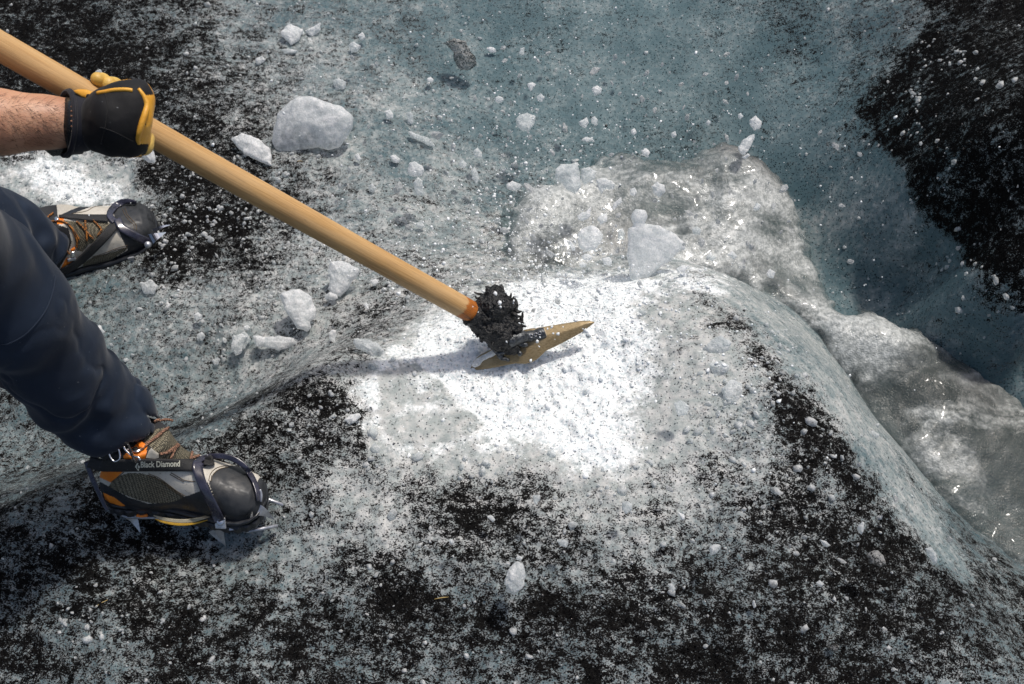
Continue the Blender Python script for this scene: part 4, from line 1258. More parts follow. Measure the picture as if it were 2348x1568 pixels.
def sole_prism(A, o, mirror, z0, z1, grow=.0035, lug=False, wave=0, S=1.0, W=1.0):
    """slab following the footprint"""
    n = 70
    pl = []
    xx = list(np.linspace(0, math.pi, n))
    for t in xx: pl.append((.154 - .159 * math.cos(t), 1))
    for t in xx[::-1][1:-1]: pl.append((.154 - .159 * math.cos(t), -1))
    V = []; zs = [z0, z0 + (z1 - z0) * .15, z1 - (z1 - z0) * .15, z1]
    for z, gg in zip(zs, (-.002, 0, 0, -.002)):
        for i, (x, s) in enumerate(pl):
            w_ = np.interp(x, [-.005, 0, .008, .02, .05, .09, .14, .19, .235, .27, .29, .303, .31, .313], [.0, .014, .026, .034, .038, .035, .038, .048, .053, .053, .047, .036, .020, 0])
            cy = np.interp(x, [0, .1, .2, .31], [0, 0.003, .002, -.006])
            b = (.0016 if (i // 2) % 2 else -.0016) if lug and z < z1 - .001 else 0
            wz_ = 0.012 * math.exp(-((x - .10) / .03) ** 2) if lug and z == z0 else 0
            lift = .016 * max(0, (x - .24) / .07) ** 2
            V.append(o + S * A @ np.array([x, W * mirror * (cy + s * (w_ + (grow + gg + b if w_ > 0 else 0))), z + wz_ + lift]))
    k = len(pl); Fc = []
    for r in range(3):
        for i in range(k): Fc.append((r * k + i, r * k + (i + 1) % k, (r + 1) * k + (i + 1) % k, (r + 1) * k + i))
    Fc.append(tuple(range(k))[::-1]); Fc.append(tuple(range(3 * k, 4 * k)))
    return V, Fc

def ribbon(bv, path, wpx, name, mat, parent, off=.0022, th=.0016, n=7, stop=False):
    """flat band lying on the surface under a path of picture places"""
    cp = smooth_path([np.array([a, b, 0.]) for a, b in path], n)
    rows = []; al_ = []; last = None; L = 0
    for q in cp:
        h, _ = cast(bv, q[0], q[1])
        if h is not None: last = (h - C0) @ FW; break
    if last is None: last = 1.66
    for i, q in enumerate(cp):
        t = cp[min(i + 1, len(cp) - 1)] - cp[max(i - 1, 0)]; t /= np.linalg.norm(t) + 1e-9
        nn = np.array([-t[1], t[0], 0])
        w_ = np.interp(i / (len(cp) - 1), np.linspace(0, 1, len(wpx)), wpx) if hasattr(wpx, '__len__') else wpx
        h, _ = cast(bv, q[0], q[1])
        if h is None and stop: continue
        d0 = ((h - C0) @ FW) if h is not None else last
        if d0 is None: continue
        row = []
        for s in (-.5, -.25, 0, .25, .5):
            hh, _ = cast(bv, q[0] + nn[0] * s * w_, q[1] + nn[1] * s * w_)
            d = ((hh - C0) @ FW) if hh is not None else d0
            d = min(max(d, d0 - .008), d0 + .008)
            row.append((q[0] + nn[0] * s * w_, q[1] + nn[1] * s * w_, d))
        last = d0; rows.append(row)
    if len(rows) < 3:
        print('NO SURFACE for', name); return None, None
    ds = np.array([[r[2] for r in row] for row in rows])
    for _ in range(3):                     # pull taut
        ds[1:-1] = np.minimum(ds[1:-1], .25 * ds[:-2] + .5 * ds[1:-1] + .25 * ds[2:])
    top = [[P(r[0], r[1], ds[i][j] - off - th) for j, r in enumerate(row)] for i, row in enumerate(rows)]
    bot = [[P(r[0], r[1], ds[i][j] - off + .001) for j, r in enumerate(row)] for i, row in enumerate(rows)]
    V = []; al_ = []
    for i in range(len(rows)):
        if i: L += np.linalg.norm(top[i][2] - top[i - 1][2])
        V += top[i] + bot[i][::-1]; al_ += [L * 10] * 10
    Fc = []
    for i in range(len(rows) - 1):
        for j in range(10):
            Fc.append((i * 10 + j, i * 10 + (j + 1) % 10, (i + 1) * 10 + (j + 1) % 10, (i + 1) * 10 + j))
    Fc.append(tuple(range(10))[::-1]); Fc.append(tuple(range((len(rows) - 1) * 10, len(rows) * 10)))
    return mesh_obj(name, V, Fc, mat, parent, attrs={'along': al_}), top

def split_boot(V, Fq, regions, default, parent, A, o, mirror, colz):
    cen = V[Fq].mean(1)
    u, v, d = uv_of(cen)
    nr = np.cross(V[Fq[:, 1]] - V[Fq[:, 0]], V[Fq[:, 2]] - V[Fq[:, 0]]); nr /= np.linalg.norm(nr, axis=1)[:, None] + 1e-12
    fac = -((cen - C0) * nr).sum(1) > 0
    q = (cen - o) @ A
    lab = np.array([default] * len(Fq), dtype=object)
    lab[(q[:, 2] < .045 + .0 * q[:, 0]) & ~fac] = 'rand'
    lab[(q[:, 0] > .232) & (q[:, 2] > .03) & ~fac] = 'toe_cap'
    lab[(q[:, 0] > .262)] = 'toe_cap'
    lab[(q[:, 0] > .1) & (q[:, 2] <= .03)] = 'rand'
    lab[(q[:, 2] > .13) & ~fac] = 'collar'
    lab[(q[:, 2] > colz) & (q[:, 0] < .15)] = 'collar'
    for nm, poly in regions:
        mk = fac & in_poly(u, v, np.array(poly))
        lab[mk] = nm
    out = {}
    return lab

def build_boot(name_lab, V, Fq, lab, mats, parent):
    base = mesh_obj('boot', *sub(V, Fq, lab == 'upper'), mats['upper'], parent)
    for nm in sorted(set(lab)):
        if nm == 'upper': continue
        key = nm.split('#')[0]
        a, b = sub(V, Fq, lab == nm)
        mesh_obj(key, a, b, mats[key], base)
    return base
BM = {'upper': M['beige'], 'rand': M['rubber'], 'toe_cap': M['cap'], 'weave_panel': M['weave'], 'tongue': M['weave'], 'orange_panel': M['orange'], 'collar': M['collar'], 'sole': M['rubber'], 'heel_panel': M['midsole'], 'dark_panel': M['rubber']}
def c3(pts): return [(152.9 + a * .234, 917.2 + b * .234) for a, b in pts]
def c2(pts): return [(a * .1823, 428 + b * .1823) for a, b in pts]

# near boot
A1 = frame(R(-4), R(2), R(-17)); O1 = P(248, 1140, 1.70)
S1 = .885
f1 = boot_sdf(A1, O1, 1, S1, .19)
corn = np.array([O1 + A1 @ np.array([x, y, z]) for x in (-.01, .33) for y in (-.075, .075) for z in (0, .215)])
BV1, BF1 = surfnets(lambda p: f1(p) + .0006 * fbm(p, 60, 2, 3), corn.min(0), corn.max(0), .0016)
reg1 = [('orange_panel', c3([(290, 670), (560, 690), (440, 810), (330, 760)])),
        ('rand', c3([(200, 640), (300, 680), (310, 790), (420, 850), (600, 950), (800, 1015), (1000, 1000), (1160, 945), (1320, 885), (1380, 800), (1500, 1100), (1850, 1000), (1700, 1400), (500, 1400), (150, 1200)])),
        ('orange_panel#b', c3([(355, 905), (470, 955), (575, 1035), (450, 1050), (380, 990)])),
        ('weave_panel', c3([(410, 845), (450, 790), (520, 740), (600, 715), (720, 715), (850, 745), (960, 800), (1060, 880), (1150, 945), (1080, 985), (960, 1008), (830, 1010), (700, 980), (560, 925)])),
        ('tongue', c3([(760, 400), (800, 320), (860, 285), (960, 270), (1060, 300), (1180, 370), (1260, 440), (1300, 560), (1240, 590), (1000, 590), (915, 570), (880, 510), (840, 470), (800, 440)])),
        ('orange_panel#c', c3([(560, 540), (640, 470), (720, 400), (790, 430), (770, 590), (640, 590), (560, 590)])),
        ('toe_cap', c3([(1395, 810), (1420, 740), (1470, 690), (1540, 660), (1610, 635), (1720, 660), (1820, 780), (1870, 900), (1870, 1010), (1750, 1110), (1600, 1160), (1500, 1130), (1450, 980)])),
        ('collar', c3([(640, 420), (900, 150), (1000, 190), (960, 270), (860, 285), (800, 320), (760, 400)])), ('collar', c3([(100, 300), (700, 300), (640, 420), (560, 500), (300, 640), (150, 600)]))]
lab1 = split_boot(BV1, BF1, reg1, 'upper', person, A1, O1, 1, .15)
boot1 = build_boot('near', BV1, BF1, lab1, BM, person)
bv1 = BVHTree.FromPolygons([tuple(v) for v in BV1], [tuple(int(i) for i in f) for f in BF1])
mesh_obj('sole', *sole_prism(A1, O1, 1, -.006, .012, .002, lug=True, S=S1), M['rubber'], boot1, smooth=False)
mesh_obj('midsole', *sole_prism(A1, O1, 1, .0195, .0265, .0034, S=S1), M['rubber'], boot1)
ms_v, ms_f = sole_prism(A1, O1, 1, .008, .026, .0040, S=S1)
bvm = BVHTree.FromPolygons([tuple(map(float, v)) for v in ms_v], [tuple(f) for f in ms_f])
ribbon(bvm, c3([(850, 1130), (950, 1165), (1100, 1185), (1250, 1175), (1410, 1130)]), [3, 8, 9, 9, 6], 'midsole_band', M['midsole'], boot1, off=.0012)
ribbon(bvm, c3([(860, 1160), (950, 1195), (1100, 1218), (1250, 1208), (1380, 1175)]), [2, 5, 6, 5, 2], 'midsole_stripe', M['midyellow'], boot1, off=.0016)
# laces
L1 = [[(960, 205), (1010, 225), (1045, 245), (1020, 265), (900, 350), (760, 470), (690, 510)], [(1045, 250), (1060, 262), (1000, 265)], [(1170, 345), (1130, 345), (1100, 400), (1060, 460), (1030, 520), (1010, 570)],
      [(1140, 400), (1060, 450), (960, 510), (905, 520)], [(1200, 395), (1100, 440), (1020, 490), (960, 515)], [(1265, 465), (1240, 480), (1220, 530), (1205, 580)], [(860, 225), (900, 205), (980, 190), (1040, 200)],
      [(1080, 250), (990, 280), (880, 380), (770, 440)], [(690, 420), (700, 370), (740, 320), (755, 300)], [(760, 480), (720, 500), (690, 490)], [(1290, 555), (1240, 570), (1200, 582)]]
m0 = MB()
for l in L1:
    q = on_surface(bv1, c3(l), .003, 6)
    if len(q) > 2: mesh_obj('lace', *tube(q, .0022, 7), M['lace'], boot1)
m0 = MB()
for l in [[(1020, 710), (1100, 755), (1160, 785), (1260, 800)], [(1010, 725), (1090, 770), (1150, 800)], [(800, 720), (900, 760), (1000, 830), (1080, 890), (1165, 940)], [(785, 735), (890, 775), (990, 845), (1070, 905), (1140, 950)], [(560, 705), (440, 800)], [(1390, 790), (1410, 720), (1470, 665), (1580, 640)], [(1410, 800), (1430, 735), (1490, 680), (1590, 655)]]:
    q = on_surface(bv1, c3(l), .0006, 6)
    if len(q) > 2: mesh_obj('stitching', *tube(q, .0006, 5), M['stitch'], boot1)
# leather lace guards
def pad(bv, poly, name, mat, parent, off=.0012, th=.0022, res=.0013):
    cu = np.mean([a for a, b in poly]); cv = np.mean([b for a, b in poly])
    h, n_ = cast(bv, cu, cv)
    if h is None: return None
    if n_ @ FW > 0: n_ = -n_
    X = RT - n_ * (RT @ n_); X /= np.linalg.norm(X); Y = np.cross(n_, X)
    c = h + n_ * off
    p2 = np.array([[(PPL(a, b, c, n_) - c) @ X, (PPL(a, b, c, n_) - c) @ Y] for a, b in poly])
    s = np.abs(p2).max() + .004
    return mesh_obj(name, *surfnets(lambda p: slab_sd(p, p2, c, X, Y, n_, th, th, 1, .0002), c - s, c + s, res), mat, parent)
pad(bv1, c3([(1070, 270), (1100, 265), (1190, 330), (1215, 370), (1180, 375), (1130, 340)]), 'lace_guard', M['beige'], boot1)
pad(bv1, c3([(1185, 400), (1230, 385), (1275, 430), (1275, 465), (1240, 450), (1200, 430)]), 'lace_guard', M['beige'], boot1)
pad(bv1, c3([(770, 570), (800, 500), (830, 465), (870, 500), (905, 520), (905, 570), (850, 590)]), 'lace_guard', M['beige'], boot1)
pad(bv1, c3([(950, 200), (1020, 215), (1090, 260), (1075, 272), (1000, 240)]), 'orange_tab', M['orange'], boot1)
pad(bv1, c3([(695, 420), (735, 402), (780, 435), (750, 480), (705, 460)]), 'orange_tab', M['orange'], boot1, off=.004)
for poly in ([(630, 480), (680, 450), (735, 490), (690, 515), (650, 510)], [(560, 460), (600, 440), (615, 480), (590, 500)], [(1000, 185), (1060, 195), (1070, 215), (1020, 205)]):
    pad(bv1, c3(poly), 'lace_hook', M['bright_steel'], boot1, off=.005, th=.0018, res=.001)
# crampon on the near boot
strap, top = ribbon(bv1, c3([(215, 600), (330, 635), (450, 640), (600, 640), (750, 637), (900, 637), (1060, 637), (1250, 637)]), 29, 'crampon_strap', M['web'], boot1, off=.0045)
# lettering on the strap
def strap_text(txt, u0, u1, vmid, hpx):
    cu = bpy.data.curves.new('lettering', 'FONT'); cu.body = txt; cu.size = 1; cu.offset = 0.022; cu.extrude = 0
    to = bpy.data.objects.new('lettering', cu); link(to)
    dg = bpy.context.evaluated_depsgraph_get(); dg.update()
    me = bpy.data.meshes.new_from_object(to.evaluated_get(dg))
    bm = bmesh.new(); bm.from_mesh(me)
    bmesh.ops.triangulate(bm, faces=bm.faces)
    co = np.array([v.co[:] for v in bm.verts]); fs = [[v.index for v in f.verts] for f in bm.faces]
    bm.free(); bpy.data.objects.remove(to); bpy.data.curves.remove(cu); bpy.data.meshes.remove(me)
    return co, fs
co_, fs_ = strap_text('Black Diamond', 0, 0, 0, 0)
bvs = BVHTree.FromPolygons([tuple(v.co) for v in strap.data.vertices], [tuple(p.vertices) for p in strap.data.polygons])
x0, x1 = co_[:, 0].min(), co_[:, 0].max()
u0, u1 = 322.5, 412.5
vtop, vbot = 1058.0, 1071.5      # cap height box
ycap = co_[:, 1].max()
Vt_ = []
for x, y, _ in co_:
    u = u0 + (x - x0) / (x1 - x0) * (u1 - u0); v = vbot - y / ycap * (vbot - vtop) - (u - u0) * .028
    h, n_ = cast(bvs, u, v)
    d = ((h - C0) @ FW) if h is not None else ((top[20][2] - C0) @ FW)
    Vt_.append(P(u, v, d - .0007))
mesh_obj('strap_lettering', Vt_, fs_, M['logo'], boot1, smooth=False)
# the mark: a diamond outline split into two strokes
m0 = MB()
def flatpoly(pts, off=.0007):
    V = []
    for a, b in pts:
        h, n_ = cast(bvs, a, b)
        d = ((h - C0) @ FW) if h is not None else ((top[20][2] - C0) @ FW)
        V.append(P(a, b, d - off))
    return V, [tuple(range(len(V)))]
for poly in ([(690, 615), (703, 622), (684, 655), (697, 680), (706, 672), (708, 690), (700, 692), (668, 652)], [(694, 655), (704, 636), (720, 655), (706, 672), (700, 664)], [(706, 628), (712, 632), (700, 655), (712, 684), (706, 688), (690, 655)][:0]):
    if poly: m0.add(*flatpoly([(152.9 + a * .234, 917.2 + b * .234) for a, b in poly]))
m0.build('strap_emblem', M['logo'], boot1, smooth=False)
ribbon(bv1, c3([(1215, 340), (1260, 400), (1320, 490), (1370, 570), (1400, 630)]), [13, 24, 26, 26], 'crampon_strap', M['web'], boot1, off=.004, stop=True)
# toe harness
ribbon(bv1, c3([(1290, 640), (1300, 585), (1370, 558), (1460, 548), (1560, 555), (1660, 590), (1750, 660), (1820, 760), (1865, 870), (1885, 990)]), [16, 12, 13, 13, 12, 11], 'toe_bail', M['bail'], boot1, off=.004, th=.004)
ribbon(bv1, c3([(1300, 600), (1280, 650), (1300, 740), (1340, 850), (1400, 970), (1450, 1070), (1500, 1190)]), [24, 25, 22, 21, 22, 25], 'toe_bail', M['bail'], boot1, off=.004, th=.0045)
ribbon(bv1, c3([(1350, 590), (1400, 600), (1440, 590)]), 20, 'webbing_loop', M['web'], boot1, off=.006, th=.004, stop=True)
# ankle strap hardware
def wire(pts, d, r, name, mat, parent, n=6):
    q = [P(a, b, d) for a, b in pts]
    m = MB(); m.add(*tube(smooth_path(q, n), r, 7)); return m.build(name, mat, parent)
h, _ = cast(bv1, 260, 1040); dh = ((h - C0) @ FW) if h is not None else 1.62
wire(c3([(410, 500), (430, 560), (470, 600), (520, 570), (515, 500), (490, 455)]), dh - .012, .0014, 'buckle', M['bright_steel'], boot1)
wire(c3([(545, 420), (590, 425), (620, 480), (640, 540), (680, 620)]), dh - .014, .0022, 'cord', M['tar'], boot1)
wire(c3([(560, 455), (580, 490), (640, 545), (700, 560), (720, 590)]), dh - .012, .0018, 'lace_hook', M['bright_steel'], boot1)
ribbon(bv1, c3([(330, 560), (420, 490), (500, 440), (560, 425)]), 26, 'ankle_strap', M['web'], boot1, off=.004)
# heel strap hanging down the back
ribbon(bv1, c3([(190, 600), (240, 740), (300, 880), (360, 1010), (400, 1080)]), [12, 12, 10, 8], 'heel_strap', M['bail'], boot1, off=.003, th=.003)
def spike(root, mid, tip, w0, w1, name, mat, parent, nrm=None, th=.0014, d=(0, 0, 0)):
    """curved tapering steel point"""
    pts = smooth_path([P(*root), P(*mid), P(*tip)], 6)
    V = []; Fc = []
    for i, p in enumerate(pts):
        t = pts[min(i + 1, len(pts) - 1)] - pts[max(i - 1, 0)]; t /= np.linalg.norm(t)
        n_ = np.cross(t, -FW * .9 + RT * .2); n_ /= np.linalg.norm(n_); b_ = np.cross(t, n_)
        k = i / (len(pts) - 1)
        w_ = (w0 * (1 - k) ** 1.1 + w1 * k * (1 - k) + .0007)
        tt = th * (1.1 - .6 * k)
        V += [p + n_ * w_ + b_ * tt * .4, p + n_ * w_ * .4 + b_ * tt * 1.5, p - n_ * w_ * .4 + b_ * tt * 1.5, p - n_ * w_ + b_ * tt * .4, p - n_ * w_ - b_ * tt, p + n_ * w_ - b_ * tt]
    for i in range(len(pts) - 1):
        for j in range(6): Fc.append((i * 6 + j, i * 6 + (j + 1) % 6, (i + 1) * 6 + (j + 1) % 6, (i + 1) * 6 + j))
    Fc.append((5, 4, 3, 2, 1, 0)); k = (len(pts) - 1) * 6; Fc.append(tuple(range(k, k + 6)))
    return mesh_obj(name, V, Fc, mat, parent, smooth=False)
ds_ = 1.69
spike((502, 1203, ds_ - .02), (506, 1226, ds_), (517, 1252, ds_ + .018), .0085, .003, 'crampon_spike', M['steel'], boot1)
spike((486, 1214, ds_), (500, 1232, ds_ + .01), (515, 1248, ds_ + .018), .006, .001, 'crampon_spike', M['steel'], boot1)
spike((530, 1196, ds_ - .03), (556, 1203, ds_ - .025), (581, 1225, ds_ + .01), .014, .004, 'crampon_spike', M['steel'], boot1)
spike((575, 1168, ds_ - .04), (600, 1172, ds_ - .035), (628, 1190, ds_ + .0), .013, .004, 'crampon_spike', M['steel'], boot1)
spike((594, 1172, ds_ - .03), (602, 1180, ds_ - .02), (611, 1192, ds_ + .01), .005, .001, 'crampon_spike', M['steel'], boot1)
spike((295, 1176, ds_), (308, 1192, ds_ + .01), (321, 1219, ds_ + .018), .0095, .003, 'crampon_spike', M['steel'], boot1)
spike((246, 1150, ds_), (256, 1168, ds_), (268, 1188, ds_ + .018), .007, .001, 'crampon_spike', M['steel'], boot1)
def bar(pts, r, name, mat, parent):
    m = MB(); m.add(*tube(smooth_path([P(*p) for p in pts], 6), r, 8)); return m.build(name, mat, parent)
# frame rails under the sole
for yy in (-.032, .030):
    V, Fc = tube([O1 + A1 @ np.array([x, yy * k, -.011]) for x, k in ((.01, .6), (.04, .9), (.09, .8), (.15, .8), (.2, 1.1), (.25, 1.2), (.295, .7))], .0035, 6)
    mesh_obj('crampon_frame', V, Fc, M['steel'], boot1)
bar([(310, 1186, ds_ - .01), (312, 1176, ds_ - .01), (322, 1173, ds_ - .012), (338, 1176, ds_ - .012)], .0016, 'frame_edge', M['steel'], boot1)
bar([(314, 1181, ds_ - .014), (324, 1183, ds_ - .014), (338, 1181, ds_ - .014)], .0028, 'orange_plate', M['orange_plastic'], boot1)
bar([(560, 1193, ds_ - .032), (570, 1184, ds_ - .034), (580, 1180, ds_ - .034)], .0034, 'orange_plate', M['orange_plastic'], boot1)
def dep(u, v, off, dflt=1.63):
    ds = []
    for b_ in (bv1, bvm):
        h_, _ = cast(b_, u, v)
        if h_ is not None: ds.append((h_ - C0) @ FW)
    return (min(ds) if ds else dflt) - off
X_, Y_, Z_ = view_axes((-.1, -.3))
pd_ = dep(503, 1192, .006)
mesh_obj('strap_plate', *rbox(P(505, 1199, pd_), X_, Y_, Z_, .0095, .0105, .0022, .002, .0009), M['steel'], boot1)
V, Fc = tube([P(505, 1196, pd_), P(505, 1196, pd_ - .0040), P(505, 1196, pd_ - .0052)], [.0062, .0060, .0045], 20)
mesh_obj('rivet', V, Fc, M['bright_steel'], boot1)
pe_ = dep(590, 1125, .004)
bar([(596, 1122, pe_), (599, 1135, pe_), (598, 1150, pe_)], .0022, 'strap_plate', M['steel'], boot1)

# far boot
A2 = frame(R(23), R(-2), R(-16)); O2 = P(54, 650, 2.37); S2 = 1.09; W2 = 1.28
f2 = boot_sdf(A2, O2, -1, S2, .135, W2)
corn = np.array([O2 + A2 @ np.array([x, y, z]) for x in (-.01, .35) for y in (-.08, .08) for z in (0, .23)])
BV2, BF2 = surfnets(lambda p: f2(p) + .0006 * fbm(p, 60, 2, 3), corn.min(0), corn.max(0), .0018)
reg2 = [('dark_panel', c2([(730, 370), (900, 290), (1100, 215), (1450, 170), (1450, 210), (1300, 200), (1150, 250), (900, 345)])),
        ('tongue', c2([(800, 420), (950, 440), (1160, 430), (1340, 450), (1390, 470), (1260, 600), (1180, 700), (1120, 720), (1040, 820), (960, 800), (940, 600), (860, 500)])),
        ('orange_panel', c2([(720, 1110), (840, 880), (900, 930), (1030, 870), (960, 985), (850, 1060), (740, 1120)])),
        ('orange_panel#b', c2([(700, 380), (800, 390), (810, 470), (720, 470)])),
        ('weave_panel', c2([(1040, 960), (1180, 880), (1400, 830), (1600, 760), (1590, 800), (1400, 920), (1180, 1000), (1040, 1040)])),
        ('rand', c2([(1040, 1040), (1180, 1000), (1400, 920), (1600, 800), (1630, 650), (1900, 650), (1950, 900), (1500, 1100), (600, 1300), (650, 1180)])),
        ('toe_cap', c2([(1560, 270), (1600, 160), (1800, 180), (2000, 420), (1980, 620), (1870, 690), (1690, 560), (1700, 470), (1600, 380)])),
        ('collar', c2([(500, 300), (700, 330), (720, 480), (860, 520), (900, 700), (850, 860), (700, 1100), (500, 1100)]))]
lab2 = split_boot(BV2, BF2, reg2, 'upper', person, A2, O2, -1, .125)
boot2 = build_boot('far', BV2, BF2, lab2, BM, person)
bv2 = BVHTree.FromPolygons([tuple(v) for v in BV2], [tuple(int(i) for i in f) for f in BF2])
mesh_obj('sole', *sole_prism(A2, O2, -1, -.006, .012, .002, lug=True, S=S2, W=W2), M['rubber'], boot2, smooth=False)
mesh_obj('midsole', *sole_prism(A2, O2, -1, .012, .024, .0036, S=S2, W=W2), M['rubber'], boot2)
m0 = MB()
for l in [[(570, 430), (640, 450), (740, 440), (830, 460), (900, 520), (940, 600), (970, 680), (960, 760)], [(960, 440), (1030, 500), (1090, 570), (1140, 620), (1170, 650)], [(1070, 430), (1080, 520), (1090, 600), (1095, 680)], [(1170, 430), (1240, 500), (1270, 550), (1230, 620)],
          [(750, 680), (800, 760), (870, 840)], [(860, 480), (930, 560), (1000, 660)], [(600, 400), (650, 360), (680, 340)], [(660, 1050), (740, 1080), (780, 1120)], [(650, 1110), (610, 1200), (585, 1250)]]:
    q = on_surface(bv2, c2(l), .003, 6)
    if len(q) > 2: mesh_obj('lace', *tube(q, .0023, 7), M['lace2'], boot2)
m0 = MB()
for l in [[(1170, 900), (1300, 860), (1450, 800), (1600, 760)], [(1160, 880), (1300, 840), (1450, 780), (1600, 735)], [(900, 340), (1080, 310), (1200, 250), (1420, 215)], [(1540, 280), (1570, 350), (1630, 430), (1680, 480), (1690, 540)], [(1570, 270), (1600, 350), (1660, 420), (1710, 480), (1715, 550)]]:
    q = on_surface(bv2, c2(l), .0006, 6)
    if len(q) > 2: mesh_obj('stitching', *tube(q, .0007, 5), M['stitch'], boot2)
for poly in ([(890, 820), (945, 812), (950, 880), (890, 890)], [(670, 390), (730, 370), (745, 410), (690, 435)]):
    pad(bv2, c2(poly), 'lace_hook', M['bright_steel'], boot2, off=.005, th=.0025)
pad(bv2, c2([(840, 910), (900, 890), (960, 890), (965, 930), (900, 935), (850, 950)]), 'lace_hook', M['steel'], boot2, off=.003)
pad(bv2, c2([(885, 790), (935, 755), (955, 790), (900, 825)]), 'orange_tab', M['orange'], boot2, off=.004)
ribbon(bv2, c2([(740, 365), (900, 370), (1100, 385), (1360, 395)]), [5, 11, 14, 17], 'crampon_strap', M['web'], boot2, off=.004)
ribbon(bv2, c2([(1500, 400), (1400, 530), (1250, 700), (1080, 870), (900, 1010), (640, 1150)]), [20, 22, 20, 19, 17], 'crampon_strap', M['web'], boot2, off=.0045)
ribbon(bv2, c2([(1440, 440), (1380, 350), (1430, 260), (1520, 200), (1620, 185), (1720, 200)]), [14, 15, 15, 13, 8], 'toe_bail', M['bail'], boot2, off=.004, th=.004)
ribbon(bv2, c2([(1470, 400), (1520, 500), (1600, 560), (1720, 630), (1850, 690), (1930, 720)]), [17, 19, 18, 19, 18], 'toe_bail', M['bail'], boot2, off=.004, th=.0045)
V, Fc = tube([P(339, 561, 2.285), P(339, 561, 2.272)], [.008, .0075], 16); mesh_obj('rivet', V, Fc, M['steel'], boot2)
spike((344, 549, 2.31), (360, 541, 2.31), (380, 533, 2.33), .012, .003, 'crampon_spike', M['bright_steel'], boot2)
spike((352, 530, 2.33), (372, 520, 2.33), (389, 516, 2.34), .004, .001, 'crampon_spike', M['bright_steel'], boot2)
spike((300, 590, 2.33), (303, 598, 2.34), (300, 604, 2.35), .007, .001, 'crampon_spike', M['steel'], boot2)
V, Fc = tube([P(104, 500, 2.26), P(98, 508, 2.26)], [.02, .016], 16)
for yy in (-.03, .03):
    V, Fc = tube([O2 + A2 @ np.array([x, yy * k, -.011]) for x, k in ((.01, .6), (.04, .9), (.09, .8), (.15, .8), (.2, 1.1), (.25, 1.2), (.295, .7))], .0035, 6)
    mesh_obj('crampon_frame', V, Fc, M['steel'], boot2)
#CHUNKS

# ------------------------------------------------------------------ lumps of ice thrown up or lying about
def cA(pts): return [(a * .3704, b * .3704) for a, b in pts]
def cB(pts): return [(733.7 + a * .3704, b * .3704) for a, b in pts]
def c6(pts): return [(1039.4 + a * .3646, 244.6 + b * .3646) for a, b in pts]
def c7(pts): return [(428 + a * .2339, 489.2 + b * .2339) for a, b in pts]
def cD(pts): return [(733.7 + a * .3646, 1039.4 + b * .3646) for a, b in pts]
def cE(pts): return [(1491.9 + a * .3646, 1039.4 + b * .3646) for a, b in pts]
I, IW, IC, ID = M['ice'], M['ice_white'], M['ice_clear'], M['ice_dirty']
G1, G2, G3 = 'lumps of ice lying on the ice', 'lumps of ice flying over the stream', 'lumps of ice flying over the slope'
